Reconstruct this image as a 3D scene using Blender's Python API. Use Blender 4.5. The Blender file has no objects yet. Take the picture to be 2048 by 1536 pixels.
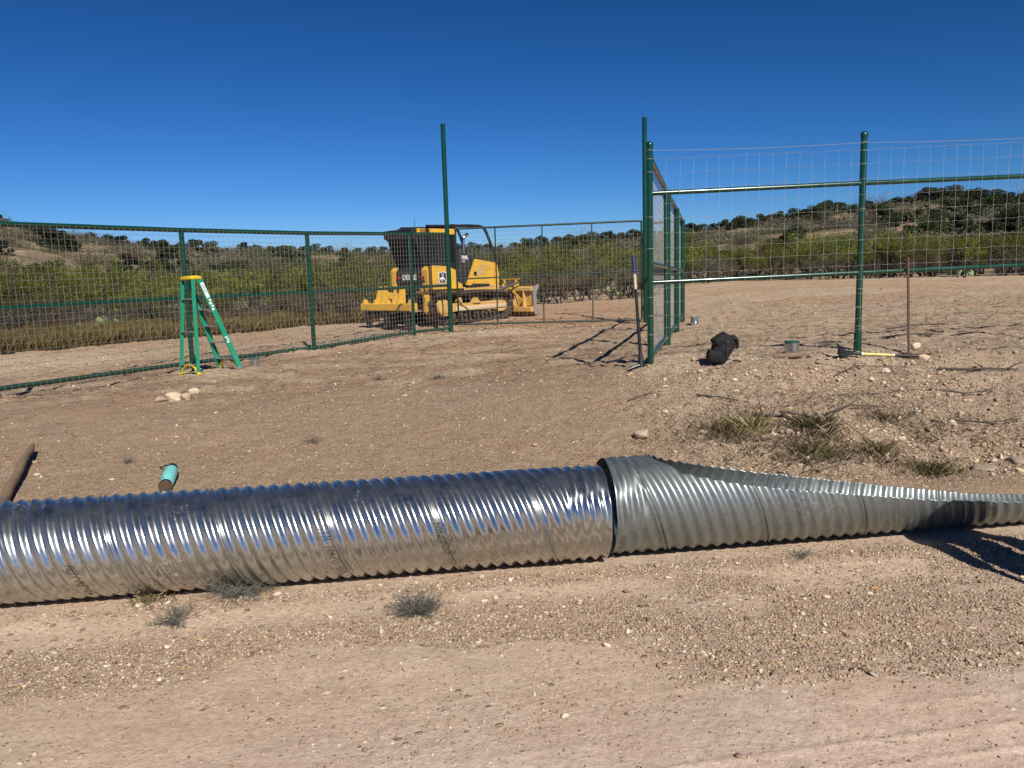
import bpy, bmesh, math, random
import numpy as np
from mathutils import Vector, Matrix
rad = math.radians
SC = bpy.context.scene
COL = SC.collection

# ---------------------------------------------------------------- camera
cam_d = bpy.data.cameras.new("camera")
cam = bpy.data.objects.new("camera", cam_d)
COL.objects.link(cam)
SC.camera = cam
cam_d.sensor_width = 36.0
cam_d.lens = 36.0 * 1550.0 / 2048.0
cam_d.clip_start = 0.05
cam_d.clip_end = 6000
CAM = Vector((0, 0, 1.65))
PITCH, ROLL = rad(7.9), rad(1.7)
cf = Vector((0, math.cos(PITCH), -math.sin(PITCH)))
cu0 = Vector((0, math.sin(PITCH), math.cos(PITCH)))
cr0 = Vector((1, 0, 0))
cr = cr0 * math.cos(ROLL) - cu0 * math.sin(ROLL)
cu = cr0 * math.sin(ROLL) + cu0 * math.cos(ROLL)
cam.matrix_world = Matrix(((cr.x, cu.x, -cf.x, CAM.x), (cr.y, cu.y, -cf.y, CAM.y), (cr.z, cu.z, -cf.z, CAM.z), (0, 0, 0, 1)))

# ---------------------------------------------------------------- sky, sun, exposure
SUN_EL, SUN_AZ = rad(41), rad(160)      # azimuth clockwise from +Y
sun_dir = Vector((math.sin(SUN_AZ) * math.cos(SUN_EL), math.cos(SUN_AZ) * math.cos(SUN_EL), math.sin(SUN_EL)))
W = bpy.data.worlds.new("World")
SC.world = W
W.use_nodes = True
wn, wl = W.node_tree.nodes, W.node_tree.links
wn.clear()
sky = wn.new("ShaderNodeTexSky"); sky.sky_type = 'NISHITA'; sky.sun_disc = False
sky.sun_elevation = SUN_EL; sky.sun_rotation = SUN_AZ
sky.altitude = 1200; sky.air_density = 1.0; sky.dust_density = 0.15; sky.ozone_density = 3.0
sky.ozone_density = 6.0
# the camera's contrast and saturation on the clear sky: one power curve per channel
bg = wn.new("ShaderNodeBackground"); bg.inputs['Strength'].default_value = 0.085
def chan(sock, gamma, gain):
    a = wn.new("ShaderNodeMath"); a.operation = 'MULTIPLY'; wl.new(sock, a.inputs[0]); a.inputs[1].default_value = 0.085
    b = wn.new("ShaderNodeMath"); b.operation = 'POWER'; wl.new(a.outputs[0], b.inputs[0]); b.inputs[1].default_value = gamma
    c = wn.new("ShaderNodeMath"); c.operation = 'MULTIPLY'; wl.new(b.outputs[0], c.inputs[0]); c.inputs[1].default_value = gain / 0.085
    return c.outputs[0]
sepc = wn.new("ShaderNodeSeparateColor"); comb = wn.new("ShaderNodeCombineColor"); wl.new(sky.outputs[0], sepc.inputs[0])
for _k, (_g, _a) in enumerate(((1.97, 1.10), (1.53, .937), (1.6, 1.21))):
    wl.new(chan(sepc.outputs[_k], _g, _a / 1.149), comb.inputs[_k])
wo = wn.new("ShaderNodeOutputWorld")
wl.new(comb.outputs[0], bg.inputs[0]); wl.new(bg.outputs[0], wo.inputs[0])
sl = bpy.data.lights.new("sun", 'SUN'); sl.energy = 5.0; sl.angle = rad(0.53); sl.color = (1.0, 0.945, 0.87)
so = bpy.data.objects.new("sun", sl); COL.objects.link(so)
so.rotation_euler = sun_dir.to_track_quat('Z', 'Y').to_euler()
so.location = (10, -20, 30)
SC.view_settings.view_transform = 'Standard'; SC.view_settings.look = 'None'
SC.view_settings.exposure = 0.2; SC.view_settings.gamma = 1.0
SC.cycles.max_bounces = 6; SC.cycles.transparent_max_bounces = 6

RNG = np.random.default_rng(7)
random.seed(7)

#TERRAIN-BEGIN
def _hash(ix, iy, s):
    h = (ix.astype(np.int64) * 374761393 + iy.astype(np.int64) * 668265263 + s * 1442695041) & 0x7fffffff
    h = ((h ^ (h >> 13)) * 1274126177) & 0x7fffffff
    return ((h ^ (h >> 16)) & 0xffff) / 65535.0

def vnoise(x, y, s=0):
    ix, iy = np.floor(x), np.floor(y)
    fx, fy = x - ix, y - iy
    fx = fx * fx * fx * (fx * (fx * 6 - 15) + 10); fy = fy * fy * fy * (fy * (fy * 6 - 15) + 10)
    a, b = _hash(ix, iy, s), _hash(ix + 1, iy, s)
    c, d = _hash(ix, iy + 1, s), _hash(ix + 1, iy + 1, s)
    return (a + (b - a) * fx) * (1 - fy) + (c + (d - c) * fx) * fy

def fbm(x, y, o=4, s=0, g=0.5):
    t = 0; a = 1.0; n = 0
    for i in range(o):
        t = t + a * vnoise(x * 2 ** i + 17.3 * i, y * 2 ** i - 9.1 * i, s + i); n += a; a *= g
    return t / n

def sstep(a, b, x):
    t = np.clip((x - a) / (b - a), 0, 1)
    return t * t * (3 - 2 * t)

CP = []
for _x in (-14, -8, -4, 0, 4, 8, 14):
    for _y in (-9, -3, 1.5, 4.2):
        CP.append((_x, _y + 0.126 * _x * 0.6, 0.0))
CP += [(-6, 5.0, .01), (-3, 5.2, .01), (0, 5.4, .02), (2, 5.8, .05), (5, 6.0, .08), (9, 6.3, .1),
       (-5, 8, .12), (-3, 8, .13), (-1, 8, .2), (-6, 10.2, .22), (-4.5, 10.9, .24), (-9, 10, .2), (-7.6, 12.4, -.02), (-10, 12.5, -.05), (-6.6, 13.3, .04),
       (-6.2, 14.5, .12), (-5.4, 12.9, .14), (-4.2, 16.5, .2), (-2.39, 19.2, .27), (-1.56, 20.18, .25), (1, 20, .3), (3.4, 20.3, .33),
       (4.28, 19.28, .40), (2.6, 12.86, .43), (1.71, 9.44, .54), (4.25, 9.48, .60), (7, 9.6, .62), (11, 9.8, .66),
       (0.2, 8.3, .3), (.9, 9.6, .42), (-1, 10, .28), (-2.5, 12, .24), (0, 15, .3), (.7, 12.3, .35), (-2, 15, .24),
       (2.3, 6.9, .17), (4.3, 7.0, .2), (7, 7.2, .24), (3, 8.2, .4), (5.5, 8.3, .42), (3, 9.0, .55), (6, 9.1, .58),
       (-14, 22, .15), (-8, 19, .1), (-2, 23.5, .38), (-1, 25.5, .4), (3, 30, .42), (2, 40, .38), (6, 14, .55), (12, 20, .72), (10, 45, 1.0), (20, 45, 1.0), (9, 30, .85),
       (-20, 35, .3), (-30, 40, .3), (-6, 34, .3), (25, 20, .8), (32, 40, 1.1), (-30, 12, .1), (30, 5, .3), (-20, 55, .5), (0, 55, .6), (20, 60, 1.2)]
CP = np.array(CP, float)
def _mq(a, b):
    d2 = (a[:, None, 0] - b[None, :, 0]) ** 2 + (a[:, None, 1] - b[None, :, 1]) ** 2
    return np.sqrt(d2 + 1.2)
_A = np.zeros((len(CP) + 1, len(CP) + 1)); _A[:-1, :-1] = _mq(CP, CP) - 0.02 * np.eye(len(CP)); _A[-1, :-1] = 1; _A[:-1, -1] = 1
_w = np.linalg.solve(_A, np.append(CP[:, 2], 0))
RID_PX = np.array([-1500, -500, -200, 0, 80, 150, 300, 450, 700, 1000, 1100, 1280, 1400, 1560, 1700, 1880, 1950, 2048, 2300, 3500])
RID_Z = np.array([8, 9.5, 9.8, 8.9, 8.4, 7.5, 6.4, 5.7, 5.0, 4.7, 5.6, 6.2, 6.5, 7.2, 8.2, 9.2, 8.7, 7.4, 7, 7])
def zsmooth(x, y):
    x = np.asarray(x, float); y = np.asarray(y, float); shp = x.shape
    q = np.stack([x.ravel(), y.ravel()], 1); zn = np.empty(len(q))
    for i in range(0, len(q), 40000):
        zn[i:i + 40000] = _mq(q[i:i + 40000], CP) @ _w[:-1] + _w[-1]
    zn = zn.reshape(shp)
    r = np.hypot(x, y); az = np.arctan2(x, np.maximum(y, 1e-3) if False else y)
    zn = np.clip(zn, -.3, 1.3)
    back = (y <= 0.2 * np.abs(x))
    px = np.where(back, np.where(x > 0, 3500, -1500), 1024 + 1550 * np.tan(np.clip(az, -1.3, 1.3)))
    rz = np.interp(px, RID_PX, RID_Z)
    rr = 100 + 8 * (fbm(az * 6 + 3, az * 0 + 1.5, 3, 5) - .5)
    t = (r - 52) / (rr - 52)
    h = np.where(t < 1, np.clip(t, 0, 1) ** 1.15, 1 - 0.25 * sstep(1, 4, t))
    h = h + .13 * np.clip(t, 0, 1) * (1 - np.clip(t, 0, 1)) * 4 * (fbm(x / 14 + 5, y / 14, 4, 11) - .5)
    lump = .5 * (fbm(x / 6, y / 6, 4, 21) - .5) * sstep(50, 70, r)
    k = sstep(44, 58, r)
    zn0 = zn * (1 - k) + k * 0.9
    return zn0 + np.maximum(h, 0) * (rz - .9) * sstep(50, 56, r) + lump

def rough(x, y):
    """rocky bank mask"""
    m = sstep(.6, 2.0, x) * sstep(5.2, 6.2, y - .05 * x) * (1 - sstep(9.0, 10.2, y))
    n = sstep(9.2, 10.5, y) * (1 - sstep(40, 50, y))
    l = sstep(4.9, 5.6, y - .126 * x) * (1 - m)
    return m, n, l

def zt(x, y):
    x = np.asarray(x, float); y = np.asarray(y, float)
    z = zsmooth(x, y)
    m, n, l = rough(x, y)
    near = 1 - sstep(35, 60, np.hypot(x, y))
    road = 1 - sstep(4.2, 5.0, y - .126 * x)
    z = z + near * ((.17 * m + .06 * l + .04 * n) * (fbm(x * 1.1, y * 1.1, 3, 31) - .5)
                    + (.085 * m + .034 * l + .036 * n + .006 * road) * (fbm(x * 5, y * 5, 4, 41, .62) - .5)
                    + (.022 * m + .024 * l + .022 * n + .003 * road) * (fbm(x * 13, y * 13, 3, 51, .7) - .5))
    # tyre ruts parallel to the road, and graded tracks beyond the gate
    v = y - .126 * x - .02 * np.sin(x * .7)
    z = z + road * (.010 * np.sin(v * 8.2 + 1.5 * fbm(x * .4, y * .8, 2, 61)) * (fbm(x * .3, v * 1.5, 2, 66) - .2))
    # tyre tread marks pressed into the dust at the lower right
    tm = road * sstep(-.6, .6, x) * sstep(.35, .55, fbm(x * .8, v * 3, 2, 68))
    for (v0, w0) in ((2.05, .016), (2.20, .012), (2.33, .014), (2.52, .012), (2.66, .015), (2.80, .012)):
        z = z + tm * .0075 * np.exp(-((v + .03 * np.sin(x * 1.3 + v0) - v0) / w0) ** 2) * (.35 + fbm(x * 7, y * 3 + v0 * 9, 2, 69))
    # small windrow of loose gravel at the road edge
    z = z + .018 * np.exp(-((v - 4.02) / .12) ** 2) * (.4 + fbm(x * 2, y * 2, 2, 63))
    # spoil mounds at post feet
    for (mx, my, mh, mr) in ((-4.75, 12.75, .10, .75), (-.7, 19.3, .07, .9), (-4.3, 15.9, .05, .6), (1.75, 9.35, .03, .35), (4.2, 9.35, .03, .35)):
        z = z + mh * np.exp(-((x - mx) ** 2 + (y - my) ** 2) / mr ** 2)
    return z
#TERRAIN-END

def gz(x, y):
    return float(zt(np.array([x]), np.array([y]))[0])

# ---------------------------------------------------------------- helpers
def lin(c):
    return tuple((v / 12.92 if v <= .04045 else ((v + .055) / 1.055) ** 2.4) for v in c)
def hexc(h):
    return lin(tuple(int(h[i:i + 2], 16) / 255 for i in (0, 2, 4)))

def tag(o, label=None, cat=None, group=None, kind=None):
    if label: o["label"] = label
    if cat: o["category"] = cat
    if group: o["group"] = group
    if kind: o["kind"] = kind
    return o

def empty(name, loc=(0, 0, 0), rz=0, label=None, cat=None, group=None):
    o = bpy.data.objects.new(name, None); COL.objects.link(o)
    o.empty_display_size = .2
    o.location = loc; o.rotation_euler = (0, 0, rz)
    return tag(o, label, cat, group)

def copy_tree(o, parent=None):
    c = o.copy(); COL.objects.link(c); c.parent = parent
    for ch in list(o.children): copy_tree(ch, c)
    return c

class MB:
    """collects vertices and faces of one mesh"""
    def __init__(s): s.v = []; s.f = []; s.m = []; s.mi = 0
    def add(s, vs, fs):
        b = len(s.v); s.v.extend([tuple(p) for p in vs])
        for f in fs: s.f.append(tuple(b + i for i in f)); s.m.append(s.mi)
        return s
    def box(s, c, d, rot=None, bev=0.0):
        x, y, z = d[0] / 2, d[1] / 2, d[2] / 2
        if bev > 0:
            b = min(bev, x * .9, y * .9, z * .9)
            bm = bmesh.new(); bmesh.ops.create_cube(bm, size=1)
            for v in bm.verts: v.co = Vector((v.co.x * d[0], v.co.y * d[1], v.co.z * d[2]))
            bmesh.ops.bevel(bm, geom=list(bm.edges), offset=b, segments=2, affect='EDGES', profile=.5)
            bm.verts.index_update()
            vs = [v.co.copy() for v in bm.verts]; fs = [tuple(v.index for v in f.verts) for f in bm.faces]; bm.free()
        else:
            vs = [Vector((i * x, j * y, k * z)) for i in (-1, 1) for j in (-1, 1) for k in (-1, 1)]
            fs = [(0, 1, 3, 2), (4, 6, 7, 5), (0, 4, 5, 1), (2, 3, 7, 6), (0, 2, 6, 4), (1, 5, 7, 3)]
        M = rot if rot is not None else Matrix.Identity(3)
        return s.add([M @ v + Vector(c) for v in vs], fs)
    def bar(s, a, b, w, h, up=(0, 0, 1), bev=0):
        a, b = Vector(a), Vector(b); d = b - a; L = d.length; d.normalize()
        u = Vector(up); sx = d.cross(u)
        if sx.length < 1e-4: sx = d.cross(Vector((1, 0, 0)))
        sx.normalize(); u = sx.cross(d)
        M = Matrix((d, sx, u)).transposed()
        return s.box((a + b) / 2, (L, w, h), M, bev)
    def tube(s, pts, r, n=10, cap=True):
        pts = [Vector(p) for p in pts]; N = len(pts)
        rs = r if hasattr(r, '__len__') else [r] * N
        prev = None; base = len(s.v)
        for i, p in enumerate(pts):
            d = (pts[min(i + 1, N - 1)] - pts[max(i - 1, 0)])
            if d.length < 1e-9: d = Vector((0, 0, 1))
            d.normalize()
            if prev is None:
                a = d.cross(Vector((0, 0, 1)))
                if a.length < .05: a = d.cross(Vector((1, 0, 0)))
            else:
                a = prev - d * prev.dot(d)
            a.normalize(); prev = a; b = d.cross(a)
            for k in range(n):
                t = 2 * math.pi * k / n
                s.v.append(tuple(p + (a * math.cos(t) + b * math.sin(t)) * rs[i]))
        for i in range(N - 1):
            for k in range(n):
                k2 = (k + 1) % n
                s.f.append((base + i * n + k, base + i * n + k2, base + (i + 1) * n + k2, base + (i + 1) * n + k)); s.m.append(s.mi)
        if cap:
            s.f.append(tuple(base + k for k in range(n))[::-1]); s.m.append(s.mi)
            s.f.append(tuple(base + (N - 1) * n + k for k in range(n))); s.m.append(s.mi)
        return s
    def prism(s, poly, axis, a, b):
        """poly: 2-D points in the two other axes, extruded from a to b along axis"""
        def mk(p, t):
            if axis == 'y': return (p[0], t, p[1])
            if axis == 'x': return (t, p[0], p[1])
            return (p[0], p[1], t)
        n = len(poly)
        vs = [mk(p, a) for p in poly] + [mk(p, b) for p in poly]
        fs = [tuple(range(n))[::-1], tuple(range(n, 2 * n))] + [(i, (i + 1) % n, n + (i + 1) % n, n + i) for i in range(n)]
        return s.add(vs, fs)
    def lathe(s, prof, c=(0, 0, 0), M=None, n=20):
        base = len(s.v); M = M or Matrix.Identity(3); c = Vector(c)
        for (r, z) in prof:
            for k in range(n):
                t = 2 * math.pi * k / n
                s.v.append(tuple(M @ Vector((r * math.cos(t), r * math.sin(t), z)) + c))
        for i in range(len(prof) - 1):
            for k in range(n):
                k2 = (k + 1) % n
                s.f.append((base + i * n + k, base + i * n + k2, base + (i + 1) * n + k2, base + (i + 1) * n + k)); s.m.append(s.mi)
        s.f.append(tuple(base + k for k in range(n))[::-1]); s.m.append(s.mi)
        s.f.append(tuple(base + (len(prof) - 1) * n + k for k in range(n))); s.m.append(s.mi)
        return s
    def build(s, name, mat, parent=None, smooth=True, angle=35, fix=True):
        me = bpy.data.meshes.new(name)
        me.from_pydata(s.v, [], s.f); me.update()
        for m in (mat if isinstance(mat, (list, tuple)) else [mat]): me.materials.append(m)
        if isinstance(mat, (list, tuple)): me.polygons.foreach_set('material_index', s.m)
        if fix:
            bm = bmesh.new(); bm.from_mesh(me); bmesh.ops.recalc_face_normals(bm, faces=bm.faces); bm.to_mesh(me); bm.free()
        if smooth:
            me.polygons.foreach_set('use_smooth', [True] * len(me.polygons))
            me.set_sharp_from_angle(angle=rad(angle))
        o = bpy.data.objects.new(name, me); COL.objects.link(o)
        if parent is not None: o.parent = parent
        return o

def np_mesh(name, V, F, mat, parent=None, attrs=None, smooth=False, link=True):
    """fast mesh from numpy: V (n,3), F (m,k)"""
    me = bpy.data.meshes.new(name); k = F.shape[1]
    me.vertices.add(len(V)); me.vertices.foreach_set('co', np.ascontiguousarray(V, np.float32).ravel())
    me.loops.add(F.size); me.loops.foreach_set('vertex_index', np.ascontiguousarray(F, np.int32).ravel())
    me.polygons.add(len(F)); me.polygons.foreach_set('loop_start', np.arange(0, F.size, k, dtype=np.int32))
    me.polygons.foreach_set('loop_total', np.full(len(F), k, np.int32))
    me.update(calc_edges=True)
    if smooth: me.polygons.foreach_set('use_smooth', np.ones(len(F), bool))
    for an, arr in (attrs or {}).items():
        if arr.ndim == 1:
            a = me.attributes.new(an, 'FLOAT', 'POINT'); a.data.foreach_set('value', np.ascontiguousarray(arr, np.float32))
        else:
            a = me.attributes.new(an, 'FLOAT_COLOR', 'POINT')
            c4 = np.ones((len(arr), 4), np.float32); c4[:, :3] = arr; a.data.foreach_set('color', c4.ravel())
    for m in (mat if isinstance(mat, (list, tuple)) else [mat]): me.materials.append(m)
    o = bpy.data.objects.new(name, me)
    if link: COL.objects.link(o)
    if parent is not None: o.parent = parent
    return o

# ---------------------------------------------------------------- materials
class NT:
    def __init__(s, name):
        s.mat = bpy.data.materials.new(name); s.mat.use_nodes = True
        s.n = s.mat.node_tree.nodes; s.l = s.mat.node_tree.links
        s.b = s.n['Principled BSDF']; s.out = s.n['Material Output']
    def new(s, t, **kw):
        nd = s.n.new(t)
        for k, v in kw.items():
            if k in nd.inputs: nd.inputs[k].default_value = v
            else: setattr(nd, k, v)
        return nd
    def link(s, a, b): s.l.new(a, b)
    def coord(s, scale=(1, 1, 1), obj=True):
        tc = s.new('ShaderNodeTexCoord'); mp = s.new('ShaderNodeMapping'); mp.inputs['Scale'].default_value = scale
        s.link(tc.outputs['Object' if obj else 'Generated'], mp.inputs[0]); return mp.outputs[0]
    def noise(s, sc, det=4, rough=.55, vec=None):
        nd = s.new('ShaderNodeTexNoise'); nd.inputs['Scale'].default_value = sc; nd.inputs['Detail'].default_value = det; nd.inputs['Roughness'].default_value = rough
        if vec is not None: s.link(vec, nd.inputs['Vector'])
        return nd.outputs['Fac']
    def ramp(s, fac, stops, interp='LINEAR'):
        r = s.new('ShaderNodeValToRGB'); cr_ = r.color_ramp; cr_.interpolation = interp
        while len(cr_.elements) < len(stops): cr_.elements.new(.5)
        for e, (p, c) in zip(cr_.elements, stops):
            e.position = p; e.color = (*c[:3], 1) if hasattr(c, '__len__') else (c, c, c, 1)
        s.link(fac, r.inputs[0]); return r.outputs[0]
    def mix(s, fac, a, b, mode='MIX'):
        m = s.new('ShaderNodeMix', data_type='RGBA', blend_type=mode)
        for sock, v in ((m.inputs[0], fac), (m.inputs[6], a), (m.inputs[7], b)):
            if hasattr(v, 'links'): s.link(v, sock)
            elif hasattr(v, '__len__'): sock.default_value = (*v[:3], 1)
            else: sock.default_value = v
        return m.outputs[2]
    def math(s, op, a, b=0.0, clamp=False):
        m = s.new('ShaderNodeMath', operation=op, use_clamp=clamp)
        for sock, v in ((m.inputs[0], a), (m.inputs[1], b)):
            if hasattr(v, 'links'): s.link(v, sock)
            else: sock.default_value = v
        return m.outputs[0]
    def attr(s, name, out='Fac'):
        a = s.new('ShaderNodeAttribute'); a.attribute_name = name; return a.outputs[out]
    def bump(s, h, strength=.3, dist=.01, normal=None):
        b = s.new('ShaderNodeBump'); b.inputs['Strength'].default_value = strength; b.inputs['Distance'].default_value = dist
        s.link(h, b.inputs['Height'])
        if normal is not None: s.link(normal, b.inputs['Normal'])
        return b.outputs[0]
    def set(s, **kw):
        for k, v in kw.items():
            k = k.replace('_', ' ')
            if hasattr(v, 'links'): s.link(v, s.b.inputs[k])
            elif hasattr(v, '__len__') and len(v) == 3: s.b.inputs[k].default_value = (*v, 1)
            else: s.b.inputs[k].default_value = v
        return s

def paint(name, col, rough=.4, dirt=.25, dirtcol=(.32, .24, .16), scale=6, metal=0, spec=.5, bump=.05):
    t = NT(name); c = t.coord()
    n1 = t.noise(scale, 6, .65, c); n2 = t.noise(scale * 7, 3, .6, c)
    f = t.math('MULTIPLY', t.ramp(n1, [(.42, 0), (.75, 1)]), dirt, True)
    base = t.mix(t.ramp(n2, [(.3, 0), (.8, 1)]), tuple(v * .86 for v in col), tuple(min(1, v * 1.06) for v in col))
    t.set(Base_Color=t.mix(f, base, dirtcol), Roughness=t.ramp(n1, [(.3, rough * .8), (.8, min(1, rough * 1.4))]), Metallic=metal)
    t.b.inputs['Specular IOR Level'].default_value = spec
    if bump: t.set(Normal=t.bump(n2, bump, .004))
    return t.mat

M = {}
M['green'] = paint('green_gloss_paint', (.003, .046, .025), .22, .10, (.05, .12, .08), 5, spec=.6)
M['green_dark'] = paint('dark_green_paint', (.004, .032, .02), .4, .1, (.05, .07, .05), 5)
M['wire'] = paint('galvanised_wire', (.34, .34, .32), .42, .2, (.3, .26, .2), 3, metal=.55, bump=0)
M['wire_bright'] = paint('new_galvanised_wire', (.40, .40, .38), .55, .2, (.4, .34, .28), 3, metal=.2, bump=0)
M['yellow'] = paint('machine_yellow_paint', (.74, .42, .03), .45, .5, (.33, .22, .1), 3)
M['yellow_dusty'] = paint('dusty_yellow_paint', (.6, .36, .08), .6, .6, (.42, .31, .19), 4)
M['charcoal'] = paint('charcoal_paint', (.022, .022, .026), .5, .35, (.10, .08, .06), 3)
M['black'] = paint('black_metal', (.012, .012, .014), .5, .3, (.06, .05, .04), 4)
M['glass'] = paint('dark_cab_glass', (.02, .045, .055), .08, .15, (.1, .1, .09), 3, bump=0)
M['steel_dirty'] = paint('worn_track_steel', (.075, .055, .042), .6, .75, (.22, .15, .10), 7, metal=.3, bump=.2)
M['steel_bright'] = paint('worn_bright_steel', (.5, .48, .45), .4, .5, (.3, .24, .18), 5, metal=.6)
M['white_dusty'] = paint('pale_worn_rail', (.62, .5, .33), .55, .5, (.5, .38, .22), 5)
M['white'] = paint('white_vinyl', (.75, .75, .73), .5, .1, (.5, .45, .4), 5, bump=0)
M['red'] = paint('red_vinyl', (.35, .02, .02), .5, .2, (.2, .1, .08), 5, bump=0)
M['chrome'] = paint('chrome_exhaust', (.7, .7, .7), .2, .1, (.3, .25, .2), 5, metal=1, bump=0)
M['ladder_green'] = paint('green_fibreglass', (.012, .27, .15), .38, .15, (.2, .3, .22), 6)
M['ladder_yellow'] = paint('yellow_plastic', (.75, .52, .02), .45, .3, (.2, .16, .06), 14)
M['aluminium'] = paint('dull_aluminium', (.42, .42, .42), .4, .3, (.25, .22, .18), 9, metal=.7)
M['mint'] = paint('mint_powder_coat', (.20, .60, .55), .42, .06, (.3, .5, .45), 9, bump=.02)
M['stainless'] = paint('brushed_stainless', (.45, .40, .36), .25, .2, (.2, .14, .1), 9, metal=1, bump=0)
M['blackplastic'] = paint('black_plastic', (.012, .012, .013), .45, .1, (.05, .05, .05), 9)
M['wood'] = None
M['bluegrip'] = paint('dark_blue_grip', (.03, .035, .14), .5, .2, (.1, .09, .12), 9)
M['cream'] = paint('cream_handle', (.62, .52, .36), .5, .3, (.35, .26, .18), 9)
M['lemon'] = paint('pale_yellow_fibreglass', (.72, .6, .2), .45, .25, (.4, .32, .2), 9)
M['rust'] = paint('rusty_steel', (.12, .05, .035), .75, .5, (.2, .11, .08), 12)
M['ink'] = paint('black_stencil_ink', (.02, .02, .02), .6, .1, (.1, .1, .1), 9, bump=0)
M['green_drip'] = paint('green_paint_drips', (.01, .11, .05), .3, .1, (.05, .1, .05), 9)

def wood_mat():
    t = NT('weathered_wood'); c = t.coord((6, 6, 1.0))
    n = t.noise(8, 6, .7, c); n2 = t.noise(2.5, 4, .6, t.coord())
    a = t.mix(n, (.10, .062, .036), (.30, .20, .12)); a = t.mix(t.ramp(n2, [(.5, 0), (.7, 1)]), a, (.13, .10, .075))
    t.set(Base_Color=a, Roughness=.8, Normal=t.bump(n, .5, .004)); return t.mat
M['wood'] = wood_mat()

def fabric_mat():
    t = NT('black_nylon'); c = t.coord(); n = t.noise(60, 3, .6, c); n2 = t.noise(6, 4, .6, c)
    t.set(Base_Color=t.mix(t.ramp(n2, [(.55, 0), (.85, 1)]), (.006, .006, .007), (.02, .018, .016)), Roughness=.85, Normal=t.bump(n, .3, .003)); return t.mat
M['nylon'] = fabric_mat()

def leaf_mat(name, c1, c2, c3, transl=.25):
    t = NT(name)
    a = t.attr('tint'); oi = t.new('ShaderNodeObjectInfo')
    col = t.ramp(a, [(0, c1), (.55, c2), (1, c3)])
    h = t.new('ShaderNodeHueSaturation'); t.link(col, h.inputs['Color'])
    v = t.math('ADD', t.math('MULTIPLY', oi.outputs['Random'], .75), .55); t.link(v, h.inputs['Value'])
    hu = t.math('ADD', t.math('MULTIPLY', oi.outputs['Random'], .035), .483); t.link(hu, h.inputs['Hue'])
    t.set(Base_Color=h.outputs[0], Roughness=.7)
    t.b.inputs['Specular IOR Level'].default_value = .2
    tr = t.new('ShaderNodeBsdfTranslucent'); t.link(h.outputs[0], tr.inputs[0])
    mx = t.new('ShaderNodeMixShader'); mx.inputs[0].default_value = transl
    t.link(t.b.outputs[0], mx.inputs[1]); t.link(tr.outputs[0], mx.inputs[2]); t.link(mx.outputs[0], t.out.inputs[0])
    return t.mat
M['mesquite'] = leaf_mat('mesquite_leaf', (.045, .05, .014), (.135, .148, .024), (.26, .255, .045))
M['juniper'] = leaf_mat('juniper_leaf', (.022, .032, .014), (.055, .07, .028), (.10, .115, .045), .12)
M['greyscrub'] = leaf_mat('grey_scrub_leaf', (.06, .06, .038), (.115, .11, .07), (.18, .165, .11), .1)
M['brownscrub'] = leaf_mat('brown_scrub_leaf', (.07, .045, .028), (.13, .09, .055), (.2, .15, .09), .1)
M['goldgrass'] = leaf_mat('tall_dry_grass', (.075, .052, .022), (.15, .105, .042), (.24, .175, .075), .2)
M['drygrass'] = leaf_mat('dry_tuft_grass', (.11, .085, .04), (.24, .19, .09), (.42, .35, .2), .2)
M['greengrass'] = leaf_mat('olive_tuft_grass', (.06, .05, .02), (.15, .125, .05), (.32, .27, .15), .2)
M['sage'] = leaf_mat('grey_green_twig', (.08, .085, .06), (.16, .17, .125), (.26, .27, .2), .1)
M['cactus'] = leaf_mat('cactus_pad_skin', (.10, .15, .06), (.2, .27, .12), (.38, .42, .2), .02)
M['bark'] = paint('dark_bark', (.055, .042, .033), .9, .4, (.12, .1, .08), 8, bump=.4)
M['twig'] = leaf_mat('dead_twig', (.05, .035, .025), (.14, .10, .07), (.34, .27, .19), 0.0)

def stone_mat():
    t = NT('limestone'); c = t.coord(); a = t.attr('tint'); 
    n = t.noise(14, 5, .6, c); n2 = t.noise(60, 3, .6, c)
    col = t.ramp(a, [(0, (.16, .10, .065)), (.18, (.30, .20, .125)), (.4, (.42, .30, .19)), (.62, (.30, .235, .19)), (.75, (.55, .43, .29)), (.93, (.72, .62, .47)), (1, (.48, .27, .10))])
    col = t.mix(t.math('MULTIPLY', t.ramp(n, [(.35, 0), (.7, 1)]), .5), col, (.30, .20, .13))
    t.set(Base_Color=col, Roughness=.88, Normal=t.bump(n2, .4, .004)); t.b.inputs['Specular IOR Level'].default_value = .25
    return t.mat
M['stone'] = stone_mat()

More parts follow.
